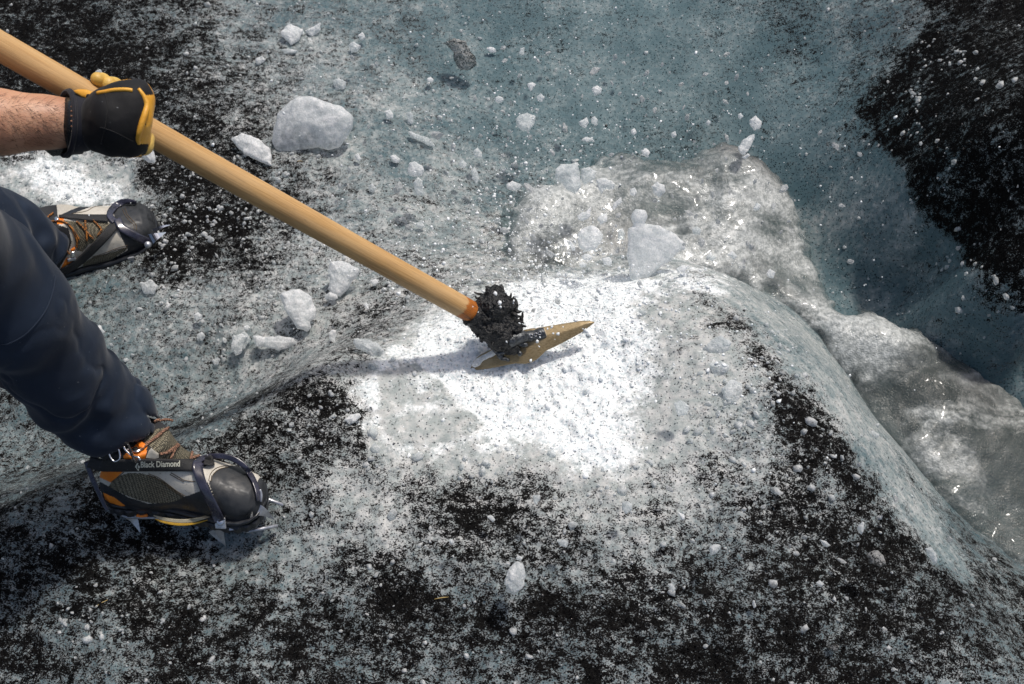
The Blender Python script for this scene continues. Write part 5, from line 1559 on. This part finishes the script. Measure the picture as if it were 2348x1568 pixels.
# outline, lift above the ground behind it (m), thickness, material, label, group
LUMPS = [
 ([(632,290),(640,258),(660,240),(685,222),(712,220),(735,228),(760,238),(785,248),(808,268),(806,295),(795,315),(778,338),(755,345),(730,335),(700,340),(675,350),(655,352),(640,345),(633,325)], .05, .038, IW, 'biggest lump of white ice, lying above the middle of the handle', G1),
 ([(530,320),(555,308),(590,320),(618,340),(622,380),(600,372),(560,352)], .03, .012, IW, 'white wedge of ice lying left below the biggest white lump', G1),
 (c7([(930,810),(1000,760),(1100,740),(1200,790),(1240,860),(1260,950),(1255,1020),(1200,1060),(1215,1120),(1180,1150),(1090,1120),(1020,1050),(960,950)]), .10, .022, IW, 'rounded white lump of ice below the handle, between the two boots and the pit', G1),
 (c7([(1430,480),(1500,475),(1600,500),(1680,560),(1660,610),(1600,680),(1560,760),(1500,800),(1440,790),(1400,740),(1410,650),(1405,560)]), .14, .018, IW, 'fan shaped white lump of ice just under the handle', G1),
 (c7([(665,1215),(750,1210),(900,1215),(1050,1210),(1090,1230),(1110,1290),(1040,1320),(900,1335),(780,1320),(690,1290)]), .04, .010, IW, 'long flat oblong bar of ice left of the fresh pit', G1),
 (c7([(450,1200),(560,1190),(600,1205),(560,1235),(560,1300),(530,1370),(480,1390),(440,1320)]), .05, .010, I, 'dull upright flake of ice at the left end of the oblong bar', G1),
 (c7([(1620,1270),(1650,1240),(1750,1230),(1850,1270),(1940,1330),(1945,1420),(1860,1430),(1780,1390),(1720,1340)]), .03, .014, I, 'flat clear slab of ice at the top left rim of the fresh pit', G1),
 (c7([(1390,1180),(1430,1140),(1460,1150),(1455,1240),(1430,1290),(1400,1270)]), .04, .007, IC, 'narrow clear splinter of ice above the slab at the pit rim', G1),
 (c7([(250,1440),(300,1410),(330,1430),(310,1480),(270,1490)]), .02, .006, I, 'small angular lump of ice below the dull upright flake', G1),
 (c7([(1350,800),(1400,770),(1470,800),(1480,830),(1420,845),(1360,840)]), .06, .008, IC, 'crumbly clear lump touching the foot of the fan shaped lump', G1),
 (c7([(1800,660),(1840,640),(1885,650),(1870,690),(1830,710)]), .06, .006, IC, 'pea sized clear crystal right of the fan shaped lump', G1),
 (c7([(1735,890),(1760,870),(1785,900),(1780,940),(1750,930)]), .08, .005, IC, 'glassy bead of ice above the slab at the pit rim', G1),
 (c7([(560,1110),(600,1095),(625,1120),(600,1145),(565,1140)]), .05, .005, IW, 'small white pebble of ice above the oblong bar', G1),
 (c7([(70,990),(110,970),(150,1000),(140,1040),(90,1050)]), .06, .007, IC, 'shiny clear lump far left of the rounded lump, above the near trousers', G1),
 (c7([(100,1190),(150,1160),(180,1200),(150,1250),(105,1240)]), .03, .006, I, 'frosty lump left of the dull upright flake', G1),
 ([(210,752),(228,745),(240,760),(234,775),(222,782),(213,770)], .10, .007, IW, 'round white flake of ice close right of the near knee', G1),
 ([(200,1595),(205,1590),(210,1600)], .01, .002, IC, None, None),
 (cA([(880,940),(915,890),(935,900),(955,950),(960,1005),(920,1010),(890,980)]), .45, .008, IW, 'white shard of ice flying just below the glove thumb', G3),
 (cA([(590,440),(620,430),(638,455),(625,482),(600,478)]), .5, .006, IW, 'small white lump in the air above the glove fingertips', G3),
 (cA([(1740,200),(1800,150),(1870,190),(1850,250),(1800,280),(1760,240)]), .03, .012, IW, 'crumbly white clod of ice near the top edge, left one of two', G1),
 (cA([(1895,190),(1950,160),(1985,145),(1978,190),(1930,225),(1910,210)]), .03, .010, IW, 'crumbly white clod of ice near the top edge, right one of two', G1),
 (cA([(1745,310),(1800,300),(1850,310),(1830,330),(1760,330)]), .02, .006, I, 'thin white crust of ice below the two crumbly clods', G1),
 (cA([(2160,280),(2190,262),(2232,285),(2215,315),(2175,322)]), .05, .008, I, 'bluish angular piece of ice above the biggest white lump', G1),
 (cA([(2215,220),(2245,200),(2262,235),(2240,255)]), .08, .006, IW, 'white chip of ice just above the bluish angular piece', G1),
 (cA([(1580,360),(1620,345),(1642,370),(1610,400),(1590,395)]), .02, .008, I, 'pale rounded piece of ice left above the biggest white lump', G1),
 (cA([(2060,500),(2100,485),(2140,510),(2130,550),(2080,560)]), .02, .010, I, 'frosty clear clod touching the top right of the biggest lump', G1),
 (cB([(780,260),(830,240),(900,260),(920,310),(960,360),(970,400),(930,430),(870,425),(830,370),(820,320),(790,290)]), .08, .014, ID, 'long grey gritty slab of ice near the top centre', G3),
 (cB([(1030,300),(1050,290),(1085,300),(1090,325),(1060,330),(1040,315)]), .04, .008, IW, 'white lump sitting on a clot of black grit near the top centre', G1),
 (cB([(1230,340),(1240,300),(1265,295),(1262,340)]), .1, .006, I, 'thin leaning flake of ice near the top centre', G3),
 (cB([(1680,550),(1710,530),(1745,550),(1738,580),(1700,588)]), .25, .010, IW, 'glassy oval lump of ice flying alone above the stream', G2),
 (cB([(1080,610),(1100,595),(1132,605),(1135,625),(1110,638),(1085,628)]), .22, .009, IW, 'very bright white egg shaped lump of ice above the stream', G2),
 (cB([(1340,600),(1365,580),(1390,600),(1372,632),(1345,625)]), .22, .008, IW, 'bright four cornered chip right of the egg shaped lump', G2),
 (cB([(1282,520),(1310,510),(1340,525),(1318,545),(1305,565),(1290,545)]), .22, .006, IW, 'hooked bright chip above the four cornered chip', G2),
 (cB([(545,1070),(555,1010),(590,1005),(625,1025),(642,1055),(630,1085),(600,1092),(560,1090)]), .2, .010, IC, 'shell like glassy flake of ice right above the handle', G3),
 (cB([(580,1130),(605,1098),(632,1120),(645,1200),(605,1215),(575,1185)]), .12, .009, I, 'upright pale tooth of ice just below the shell like flake', G3),
 (cB([(400,690),(430,675),(455,705),(450,735),(415,740)]), .06, .008, IW, 'square white crumb of ice right of the biggest white lump', G1),
 (cB([(535,700),(560,690),(578,720),(570,770),(540,765)]), .05, .008, I, 'pale oval piece right of the square white crumb', G1),
 (cB([(660,490),(685,478),(705,495),(690,512),(665,505)]), .06, .006, IW, 'round white bead below the gritty slab', G1),
 (cB([(860,1010),(880,985),(908,1015),(890,1040),(862,1030)]), .1, .008, I, 'clear rounded crystal right of the shell like flake', G3),
 (cB([(932,1060),(955,1035),(975,1070),(985,1110),(968,1138),(945,1100)]), .1, .008, I, 'milky long lump between the shell like flake and the froth', G3),
 (cB([(550,820),(600,830),(660,850),(712,895),(705,912),(650,885),(575,850)]), .03, .006, I, 'long slanting sliver of ice above the shell like flake', G1),
 (cB([(945,935),(975,912),(1005,950),(1000,985),(955,970)]), .08, .008, I, 'ragged clear lump left above the stream froth', G3),
 (cB([(300,1150),(325,1135),(345,1165),(330,1195),(305,1185)]), .03, .008, I, 'cloudy bean of ice just above the middle of the handle', G1),
 (cB([(435,970),(465,955),(495,985),(485,1008),(450,1005)]), .04, .007, IC, 'clear knob of ice above left of the shell like flake', G1),
 (cB([(215,960),(235,950),(255,985),(240,1000),(225,990)]), .05, .006, IW, 'bright streaky chip below the biggest white lump', G1),
 (cB([(630,1370),(600,1380),(595,1400),(625,1420),(648,1400)]), .05, .009, I, 'frosty knob close above the lower part of the handle', G1),
 (c6([(390,80),(420,50),(460,42),(512,70),(500,120),(470,162),(430,145),(405,120)]), .18, .014, I, 'blue grey rounded block of ice above the froth, left of the stream bend', G2),
 (c6([(785,95),(840,68),(848,100),(830,135),(812,128),(790,115)]), .22, .008, IW, 'pale tooth shaped chip above the froth, left of a pair', G2),
 (c6([(865,72),(890,60),(910,90),(892,120),(868,105)]), .22, .008, I, 'glassy rounded chip above the froth, right of a pair', G2),
 (c6([(805,210),(830,190),(870,198),(885,220),(840,222)]), .2, .006, IW, 'flat bright sliver under the pair of chips', G2),
 (c6([(330,490),(370,465),(425,495),(410,520),(375,530),(335,515)]), .2, .010, IW, 'white kite shaped lump left of the froth', G2),
 (c6([(630,390),(700,350),(750,355),(782,350),(797,430),(800,510),(762,553),(720,530),(690,490),(640,450)]), .16, .020, I, 'large faceted block of ice on the upper left edge of the froth', G2),
 (c6([(800,395),(850,378),(892,408),(882,460),(825,488),(802,460)]), .08, .012, I, 'dull block touching the right side of the large faceted block', G2),
 (c6([(890,455),(960,448),(1012,485),(1005,520),(950,518),(930,560),(915,520)]), .12, .010, IW, 'crumbling white lump in the froth right of the faceted block', G2),
 (c6([(1090,760),(1130,748),(1118,700),(1148,645),(1200,655),(1218,690),(1200,735),(1290,750),(1380,800),(1450,850),(1462,890),(1400,915),(1350,970),(1290,1010),(1220,1070),(1160,1105),(1112,1092),(1100,960)]), .2, .012, IW, 'large flat triangular white slab of ice over the froth', G2),
 (c6([(780,810),(820,770),(870,750),(915,770),(938,815),(925,865),(885,900),(830,908),(788,875)]), .2, .012, IW, 'round white disc of ice left of the triangular slab', G2),
 (c6([(770,682),(830,660),(865,632),(860,690),(830,712),(790,712)]), .22, .007, IW, 'pointed white shard above the round disc', G2),
 (c6([(900,705),(935,672),(968,670),(962,718),(925,742)]), .22, .008, IW, 'white four sided shard between the round disc and the triangular slab', G2),
 (c6([(718,850),(735,842),(765,880),(762,905),(742,905)]), .2, .005, IC, 'narrow bright flake left of the round disc', G2),
 (c6([(800,938),(845,922),(875,945),(860,965),(820,962)]), .18, .006, IW, 'flat white flake under the round disc', G2),
 (c6([(930,955),(980,945),(1000,970),(985,1000),(950,995)]), .18, .007, IW, 'white crumb at the lower left of the triangular slab', G2),
 (c6([(1035,770),(1065,765),(1080,800),(1068,835),(1035,825)]), .12, .008, I, 'dull knob of ice touching the left edge of the triangular slab', G2),
 (c6([(785,985),(815,975),(838,990),(825,1008),(795,1005)]), .16, .006, IW, 'small white oval well below the round disc', G2),
 (c6([(1250,500),(1280,475),(1325,490),(1332,535),(1295,568),(1258,545)]), .14, .012, IW, 'soft white ball of ice in the froth above the triangular slab', G2),
 (c6([(1108,520),(1140,510),(1155,540),(1135,560),(1112,555)]), .16, .007, IW, 'white crumb left of the soft white ball', G2),
 (c6([(1180,275),(1210,262),(1238,290),(1222,318),(1190,305)]), .2, .008, IW, 'crisp white chip on the upper edge of the froth', G2),
 (c6([(1030,590),(1055,568),(1058,600),(1030,625),(1010,655),(998,645),(1008,610)]), .22, .006, IC, 'slim glinting splinter in the middle of the froth', G2),
 (c6([(1860,80),(1900,58),(1936,98),(1925,138),(1890,150),(1865,120)]), .28, .010, IC, 'clear ringed flake of ice high right, upper one above the splinter', G2),
 (c6([(1792,250),(1820,215),(1855,190),(1890,175),(1878,230),(1852,280),(1822,302),(1795,285)]), .28, .009, IC, 'long clear leaf shaped splinter above the brown tip of the froth', G2),
 (c6([(1810,318),(1850,295),(1866,308),(1835,330)]), .28, .005, IW, 'short white chip close under the leaf shaped splinter', G2),
 (c6([(1788,50),(1805,38),(1822,60),(1805,80),(1790,72)]), .28, .006, IC, 'small clear bead left of the clear ringed flake', G2),
 (c6([(1588,100),(1600,80),(1620,95),(1608,120),(1592,115)]), .28, .006, IW, 'white crumb flying left of the small clear bead', G2),
 (c6([(1368,165),(1395,152),(1402,180),(1380,198),(1370,185)]), .26, .006, IW, 'white crumb alone above the middle of the froth', G2),
 (c6([(1115,150),(1138,138),(1155,165),(1135,182),(1118,172)]), .24, .007, IW, 'white nugget right of the pair of chips', G2),
 (c6([(1885,640),(1905,605),(1932,620),(1922,650),(1900,655)]), .16, .007, IW, 'white nugget over the right part of the froth', G2),
 (c6([(1498,770),(1530,748),(1560,775),(1545,805),(1508,800)]), .16, .009, I, 'clear knob of ice right of the triangular slab', G2),
 (c6([(1720,930),(1750,908),(1785,940),(1760,958)]), .2, .006, IC, 'tiny wire like clear flake over the lower froth, left of two', G2),
 (c6([(1965,1050),(1990,1020),(2022,1040),(2010,1078),(1980,1070)]), .2, .007, IC, 'tiny wire like clear flake over the lower froth, right of two', G2),
 (c6([(1582,945),(1610,920),(1650,950),(1625,972)]), .14, .007, I, 'frosty knob below right of the triangular slab', G2),
 (c6([(1400,1020),(1440,995),(1478,1000),(1455,1040),(1410,1050)]), .12, .007, IW, 'white crumb at the lower right tip of the triangular slab', G2),
 ([(1612,800),(1628,778),(1655,768),(1678,785),(1672,806),(1640,815),(1622,815)], .01, .006, I, 'streaky clod of pale ice right of the fresh pit, topmost of three', G1),
 ([(1625,835),(1650,826),(1672,838),(1668,858),(1640,864)], .01, .005, I, 'streaky clod of pale ice right of the fresh pit, middle one of three', G1),
 ([(1655,890),(1675,872),(1698,880),(1700,905),(1680,925),(1662,915)], .01, .006, I, 'streaky clod of pale ice right of the fresh pit, lowest of three', G1),
 ([(1545,925),(1560,918),(1578,930),(1575,950),(1555,955)], .06, .006, I, 'pale pebble of ice at the right rim of the pit', G3),
 (cD([(1170,790),(1185,745),(1215,705),(1240,682),(1278,705),(1297,780),(1272,830),(1222,885),(1185,868),(1165,820)]), .07, .014, I, 'drop shaped lump of ice at the bottom centre', G3),
 (cD([(1230,655),(1250,640),(1277,655),(1262,672),(1235,672)]), .08, .007, I, 'little cap of ice just above the drop shaped lump', G3),
 (cD([(1335,265),(1380,262),(1385,285),(1360,322),(1345,310)]), .08, .007, I, 'tapering pale chip below the pit', G3),
 (cD([(1900,310),(1925,298),(1962,315),(1958,355),(1925,382),(1900,360)]), .06, .008, I, 'pale brownish lump on the speckled slope right of centre', G3),
 (cD([(1490,545),(1530,540),(1558,560),(1550,590),(1510,580)]), .05, .007, I, 'pale oval chip above right of the drop shaped lump', G3),
 (cD([(2250,370),(2290,385),(2292,415),(2270,420)]), .08, .006, IW, 'bright tailed chip on the slope right of centre', G3),
 (cD([(1045,395),(1075,388),(1102,415),(1085,432)]), .04, .006, I, 'faint pale chip left below the pit', G3),
 (cD([(805,545),(830,535),(845,560),(825,575)]), .05, .006, IW, 'small white bead on black grit left of the drop shaped lump', G3),
 (cE([(370,590),(400,570),(440,572),(435,600),(405,635),(372,645)]), .08, .008, I, 'pale torn chip on the lower right slope', G3),
 (cE([(1358,640),(1380,612),(1425,605),(1455,640),(1472,690),(1440,708),(1385,692)]), .08, .010, ID, 'grey streaked lump on the dark lower right slope', G3),
 (cE([(1720,595),(1765,588),(1795,635),(1795,690),(1775,688),(1745,645)]), .15, .009, I, 'pale striped flake by the right bank of the lower slope', G3),
 (cE([(1305,455),(1335,430),(1342,470),(1322,508),(1308,490)]), .15, .007, I, 'thin pale flake above the grey streaked lump', G3),
 (cE([(1065,545),(1100,550),(1130,575),(1105,592),(1080,575)]), .05, .006, I, 'grey chip left of the thin pale flake', G3),
 (cE([(1035,815),(1060,798),(1088,818),(1065,840)]), .06, .007, I, 'grey ball of ice on the black slope at lower right', G3),
 (cE([(1110,1215),(1145,1188),(1182,1208),(1165,1240),(1120,1245)]), .015, .009, ID, 'dirty round clod near the bottom right', G1),
 (cE([(635,925),(650,920),(662,960),(648,975),(637,950)]), .04, .005, I, 'curved grey sliver at the bottom, right of centre', G1),
 (cE([(105,820),(130,815),(155,850),(140,872),(120,850)]), .05, .006, I, 'short striped chip right above the bottom centre', G3),
 ([(790,962),(805,950),(822,948),(828,955),(812,968),(800,972)], .015, .006, IW, 'small white crumb in the black band left below the pit', G1),
 ([(1255,1035),(1268,1028),(1275,1045),(1262,1052)], .01, .005, I, 'clear crumb at the lower rim of the pit', G1),
 ([(320,650),(345,640),(362,655),(352,675),(330,672)], .02, .010, I, 'cloudy flat lump right below the far boot', G1),
 ([(545,770),(560,760),(575,778),(560,800),(548,795)], .03, .007, I, 'pale little lump left of the dull upright flake', G1),
]
for k, (poly, lift, th, mt, lab_, grp) in enumerate(LUMPS):
    if lab_ is None: continue
    cu = np.mean([a for a, b in poly]); cv = np.mean([b for a, b in poly])
    _, dd = ghit(cu, cv)
    if grp == G1: lift *= .35
    wl_c = poly_sd(np.array([cu]), np.array([cv]), WP)[0]
    d = float(dd[0]) - lift - th
    if wl_c < 0: d = min(d, float((water_level(cu) + .1 - CAM_H) / (FW + RT * ((cu - CU) / F) + UP * ((CV - cv) / F))[2]) - .03 - lift * .5)
    sz = max(max(a for a, b in poly) - min(a for a, b in poly), max(b for a, b in poly) - min(b for a, b in poly)) * d / F
    tl = (((k * 37) % 11 - 5) * .05, ((k * 53) % 9 - 4) * .06)
    outline_chunk(poly, d, th, mt, lab_, grp, tl, na=min(.012, .02 + 0 * sz) * min(1, sz / .09) * .55, ns=min(130, 3.2 / sz), res=float(np.clip(sz / 42, .0011, .0042)), seed=k)

# small flecks --------------------------------------------------------
def fleck_mesh(seed, flat_=1.0):
    r = np.random.default_rng(seed)
    bm = bmesh.new(); bmesh.ops.create_icosphere(bm, subdivisions=2, radius=1)
    nn = r.normal(size=(9, 3)); nn /= np.linalg.norm(nn, axis=1)[:, None]; dd = r.uniform(.55, 1, 9)
    for v in bm.verts:
        p = np.array(v.co); s = p @ nn.T
        t = min([1.0] + [dd[i] / s[i] for i in range(9) if s[i] > 0.05])
        p = p * t * (1 + .12 * r.normal())
        v.co = p * [1.25, .85, .6]
    me = bpy.data.meshes.new('ice_fleck'); bm.to_mesh(me); bm.free()
    me.polygons.foreach_set('use_smooth', np.zeros(len(me.polygons), bool))
    return me
fm = []
for k in range(9):
    me = fleck_mesh(100 + k); me.materials.append([IC, IW, IC][k % 3]); fm.append(me)
REG = [((1150, 1750), (110, 370), 118, .22, 'over the stream bend'), ((1180, 1840), (390, 640), 76, .12, 'over the froth'), ((1075, 1300), (540, 700), 62, .10, 'above the black rubber'),
       ((760, 1160), (120, 560), 74, .08, 'above the handle'), ((420, 900), (480, 860), 26, .08, 'below the handle'), ((1500, 2250), (1000, 1420), 26, .07, 'on the slope'), ((1850, 2150), (90, 620), 10, .2, 'right bank'), ((1180, 1560), (640, 720), 16, .08, 'above the pit')]
fl = []
rr = random.Random(31)
for (ua, ub), (va, vb), n_, lift, wh in REG:
    for k in range(n_):
        u, v = rr.uniform(ua, ub), rr.uniform(va, vb)
        if wh == 'above the handle' and v > (u * .5655 + 106) - 45: continue
        if wh == 'below the handle' and v < (u * .5655 + 106) + 45: continue
        if any(abs(u - a) < 16 and abs(v - b) < 16 for a, b, *_ in fl): continue
        if any(abs(u - a) < 26 and abs(v - b) < 24 for a, b, *_ in LAND): continue
        fl.append((u, v, lift * rr.uniform(.2, 1.4), min(12, 3.0 + rr.expovariate(1 / 2.5))))
us_ = np.array([f[0] for f in fl]); vs_ = np.array([f[1] for f in fl])
_, dg_ = ghit(us_, vs_)
def short(l):
    for s in (' of ice', ' just', ' close', ' very', ' right one of two', ' left one of two'): l = l.replace(s, '')
    return l
DIRS = ['right of', 'lower right of', 'below', 'lower left of', 'left of', 'upper left of', 'above', 'upper right of']
LM = [(1130, 720, 'the black rubber'), (1220, 790, 'the hoe blade'), (714, 290, 'the biggest white lump'), (783, 640, 'the fan shaped lump'), (685, 710, 'the rounded white lump'), (1495, 575, 'the triangular slab'),
      (1349, 545, 'the round white disc'), (1300, 405, 'the large faceted block'), (1203, 280, 'the blue grey block'), (1367, 206, 'the glassy oval lump'), (1143, 229, 'the egg shaped lump'), (1710, 330, 'the leaf shaped splinter'), (1730, 282, 'the ringed flake'),
      (1180, 1325, 'the drop shaped lump'), (1060, 125, 'the gritty slab'), (952, 390, 'the shell like flake'), (632, 786, 'the oblong bar of ice'), (2005, 1280, 'the grey streaked lump'), (1510, 433, 'the soft white ball'), (2133, 1272, 'the pale striped flake'), (1640, 618, 'the frosty knob beyond the slab')]
book = {}
for i, (u, v, lift, s) in enumerate(fl):
    k = min(range(len(LM)), key=lambda j: math.hypot(LM[j][0] - u, LM[j][1] - v))
    a = math.degrees(math.atan2(v - LM[k][1], u - LM[k][0])) % 360
    dr = DIRS[int((a + 22.5) // 45) % 8]
    book.setdefault((k, dr), []).append((math.hypot(LM[k][0] - u, LM[k][1] - v), i))
ORD = ['nearest', 'second nearest', 'third nearest', 'fourth nearest', 'fifth nearest', 'sixth nearest', 'seventh nearest', 'eighth nearest', 'ninth nearest', 'tenth nearest', 'eleventh nearest', 'twelfth nearest', 'thirteenth nearest', 'fourteenth nearest']
for (k, dr), L in book.items():
    L.sort()
    for j, (_, i) in enumerate(L):
        u, v, lift, s = fl[i]
        d = float(dg_[i]) - lift - .01
        if poly_sd(np.array([u]), np.array([v]), WP)[0] < 0:
            d = float((water_level(u) + .1 - CAM_H) / (FW + RT * ((u - CU) / F) + UP * ((CV - v) / F))[2]) - .02 - lift
        o = bpy.data.objects.new('ice_fleck', fm[i % len(fm)]); link(o)
        o.location = P(u, v, d)
        o.rotation_euler = (rr.uniform(0, 6), rr.uniform(0, 6), rr.uniform(0, 6))
        q = s * d / F
        o.scale = (q * rr.uniform(.8, 1.3), q * rr.uniform(.8, 1.2), q * rr.uniform(.8, 1.2))
        tag(o, f'tiny ice fleck, the {ORD[min(j, 13)]} fleck {dr} {LM[k][2]}', 'ice fleck', 'tiny ice flecks thrown up by the hoe')

# strewn ice crumbs and black grit: nobody could count them -----------
OCT = np.array([[1, 0, 0], [-1, 0, 0], [0, 1, 0], [0, -1, 0], [0, 0, 1], [0, 0, -1]], float)
OF = np.array([[0, 2, 4], [2, 1, 4], [1, 3, 4], [3, 0, 4], [2, 0, 5], [1, 2, 5], [3, 1, 5], [0, 3, 5]])
CUB = np.array([[x, y, z] for x in (-1, 1) for y in (-1, 1) for z in (-1, 1)], float) * .72
def scatter(name, pts, sizes, mat, label, cat, seed, sink=.2):
    r = np.random.default_rng(seed); n_ = len(pts)
    T = np.concatenate([OCT, CUB * .9])
    # hull of the 14 points: 24 triangles
    hull = [(a, b, c) for a, b, c in HULL]
    k = len(T)
    q = r.normal(size=(n_, 4)); q /= np.linalg.norm(q, axis=1)[:, None]
    w_, x, y, z = q.T
    Rm = np.stack([1 - 2 * (y * y + z * z), 2 * (x * y - z * w_), 2 * (x * z + y * w_), 2 * (x * y + z * w_), 1 - 2 * (x * x + z * z), 2 * (y * z - x * w_), 2 * (x * z - y * w_), 2 * (y * z + x * w_), 1 - 2 * (x * x + y * y)], 1).reshape(-1, 3, 3)
    base = T[None] * r.uniform(.6, 1.25, (n_, k, 1)) * r.uniform(.55, 1.3, (n_, 1, 3))
    V = np.einsum('nij,nkj->nki', Rm, base) * sizes[:, None, None] + pts[:, None, :]
    V[:, :, 2] += (sizes * (1 - sink) * .6)[:, None]
    Fq = (np.array(hull)[None] + (np.arange(n_) * k)[:, None, None]).reshape(-1, 3)
    o = mesh_obj(name, V.reshape(-1, 3), Fq, mat, smooth=False)
    tag(o, label, cat, kind='stuff')
    return o
_bm = bmesh.new()
for p in np.concatenate([OCT, CUB * .9]): _bm.verts.new(p * 1.0)
_bm.verts.ensure_lookup_table()
_co = np.concatenate([OCT, CUB * .9 / np.linalg.norm(CUB[0] * .9)])
for v, c in zip(_bm.verts, _co): v.co = c
_bm.verts.index_update()
bmesh.ops.convex_hull(_bm, input=_bm.verts)
bmesh.ops.triangulate(_bm, faces=_bm.faces)
HULL = [tuple(v.index for v in f.verts) for f in _bm.faces]
_bm.free()
def sample_pts(n_try, dens, seed):
    r = np.random.default_rng(seed)
    u = r.uniform(-60, 2400, n_try); v = r.uniform(-60, 1620, n_try)
    hp, d = ghit(u, v)
    D, W_, Fr, Sl = [ground_at(a, hp[:, 0], hp[:, 1]) for a in (gD, gW, gF, gS)]
    keep = r.random(n_try) < dens(u, v, D, W_, Fr, Sl)
    return hp[keep], u[keep], v[keep], d[keep]
cl = lambda p, s: np.clip(.5 + 2.6 * fbm(np.stack([p[0], p[1], p[0] * 0], -1) , s, 3, 90), 0, 1)
def dens_ice(u, v, D, W_, Fr, Sl):
    q = np.stack([u / 100, v / 100, u * 0], -1)
    cls = np.clip(.25 + 2.4 * fbm(q, 1.1, 3, 91), 0, 1)
    b = blobs(u, v, [(800, 350, 420, 320, 20, .5), (600, 700, 350, 220, 0, .5), (1150, 620, 120, 110, 0, 1.0), (1350, 700, 300, 80, -5, .8), (350, 420, 200, 80, 20, .9), (1200, 850, 380, 230, 0, .7), (1650, 820, 150, 200, 0, .5), (2170, 130, 60, 130, 20, 1.0), (2130, 300, 60, 60, 0, .8), (2060, 420, 50, 40, 0, .5), (2270, 330, 70, 60, 0, .8), (2300, 450, 60, 40, 0, .6),
                     (2250, 500, 150, 250, 0, .3), (250, 1450, 300, 120, 0, .35), (1600, 1100, 300, 200, 0, .3), (450, 600, 120, 100, 0, .9)])
    return (np.clip(b * cls, 0, 1) * .9 + .02) * (1 - np.clip(W_ * 1.8 - .4, 0, .93))
hp, u, v, d = sample_pts(42000, dens_ice, 5)
r = np.random.default_rng(2)
sz_ = np.minimum(.0016 + r.exponential(.0016, len(hp)), .009)
scatter('ice_crumbs', hp, sz_, M['ice'], 'loose crumbs of chipped ice strewn over the glacier surface', 'ice crumbs', 3)
def dens_pit(u, v, D, W_, Fr, Sl): return np.clip(W_ * 1.1 - .15, 0, 1)
hp, u, v, d = sample_pts(24000, dens_pit, 6)
sz_ = np.minimum(.0010 + r.exponential(.0012, len(hp)), .006)
scatter('crushed_ice', hp, sz_, M['crush'], 'white crushed ice filling the freshly hacked pit', 'crushed ice', 8, sink=.6)
def dens_grit(u, v, D, W_, Fr, Sl):
    q = np.stack([u / 100, v / 100, u * 0], -1)
    return np.clip((D - .15) * 1.2 * np.clip(.45 + 2.5 * fbm(q, 1.6, 4, 95), 0, 1), 0, 1) * (1 - np.clip(W_ * 2.6, 0, 1)) + .0001
hp, u, v, d = sample_pts(70000, dens_grit, 7)
sz_ = np.minimum(.0007 + r.exponential(.00055, len(hp)), .0038)
scatter('black_grit', hp, sz_, M['grit'], 'wet black volcanic grit lying on the ice', 'grit', 9, sink=.5)
# fine spray of ice hanging in the air
r = np.random.default_rng(77); n_ = 2600
aa = r.uniform(math.radians(170), math.radians(400), n_); rad = np.abs(r.normal(0, .5, n_)) + .05
u = 1250 + 620 * rad * np.cos(aa) + r.normal(0, 60, n_); v = 640 + 620 * rad * np.sin(aa) + r.normal(0, 60, n_)
ok = (u > 0) & (u < 2347) & (v > 0) & (v < 1568)
u, v = u[ok], v[ok]
_, dg2 = ghit(u, v)
d = dg2 - .03 - r.uniform(.0, .4, len(u)) * .6
pts_ = np.array([P(a, b, c) for a, b, c in zip(u, v, d)])
scatter('ice_spray', pts_, np.minimum(.0009 + r.exponential(.0009, len(u)), .0045), M['crush'], 'fine spray of ice dust in the air round the hoe', 'ice spray', 12)
# straws caught in the dirt
for i, (a, b, aa, bb, lab_) in enumerate([(221, 1392, 254, 1374, 'dry straw on black grit below the near boot'), (996, 1375, 1030, 1370, 'short dry straw on the black band at the bottom centre'), (682, 372, 694, 372, 'scrap of dry straw under the upper part of the handle')]):
    pp, _ = ghit([a, (a + aa) / 2, aa], [b, (b + bb) / 2 - 1, bb])
    c = pp[0].copy()
    V, Fc = tube([q - c + [0, 0, .004] for q in pp], [.0007, .0009, .0004], 5)
    o = mesh_obj('straw', V, Fc, M['straw']); o.location = c
    tag(o, lab_, 'straw', 'dry straws')
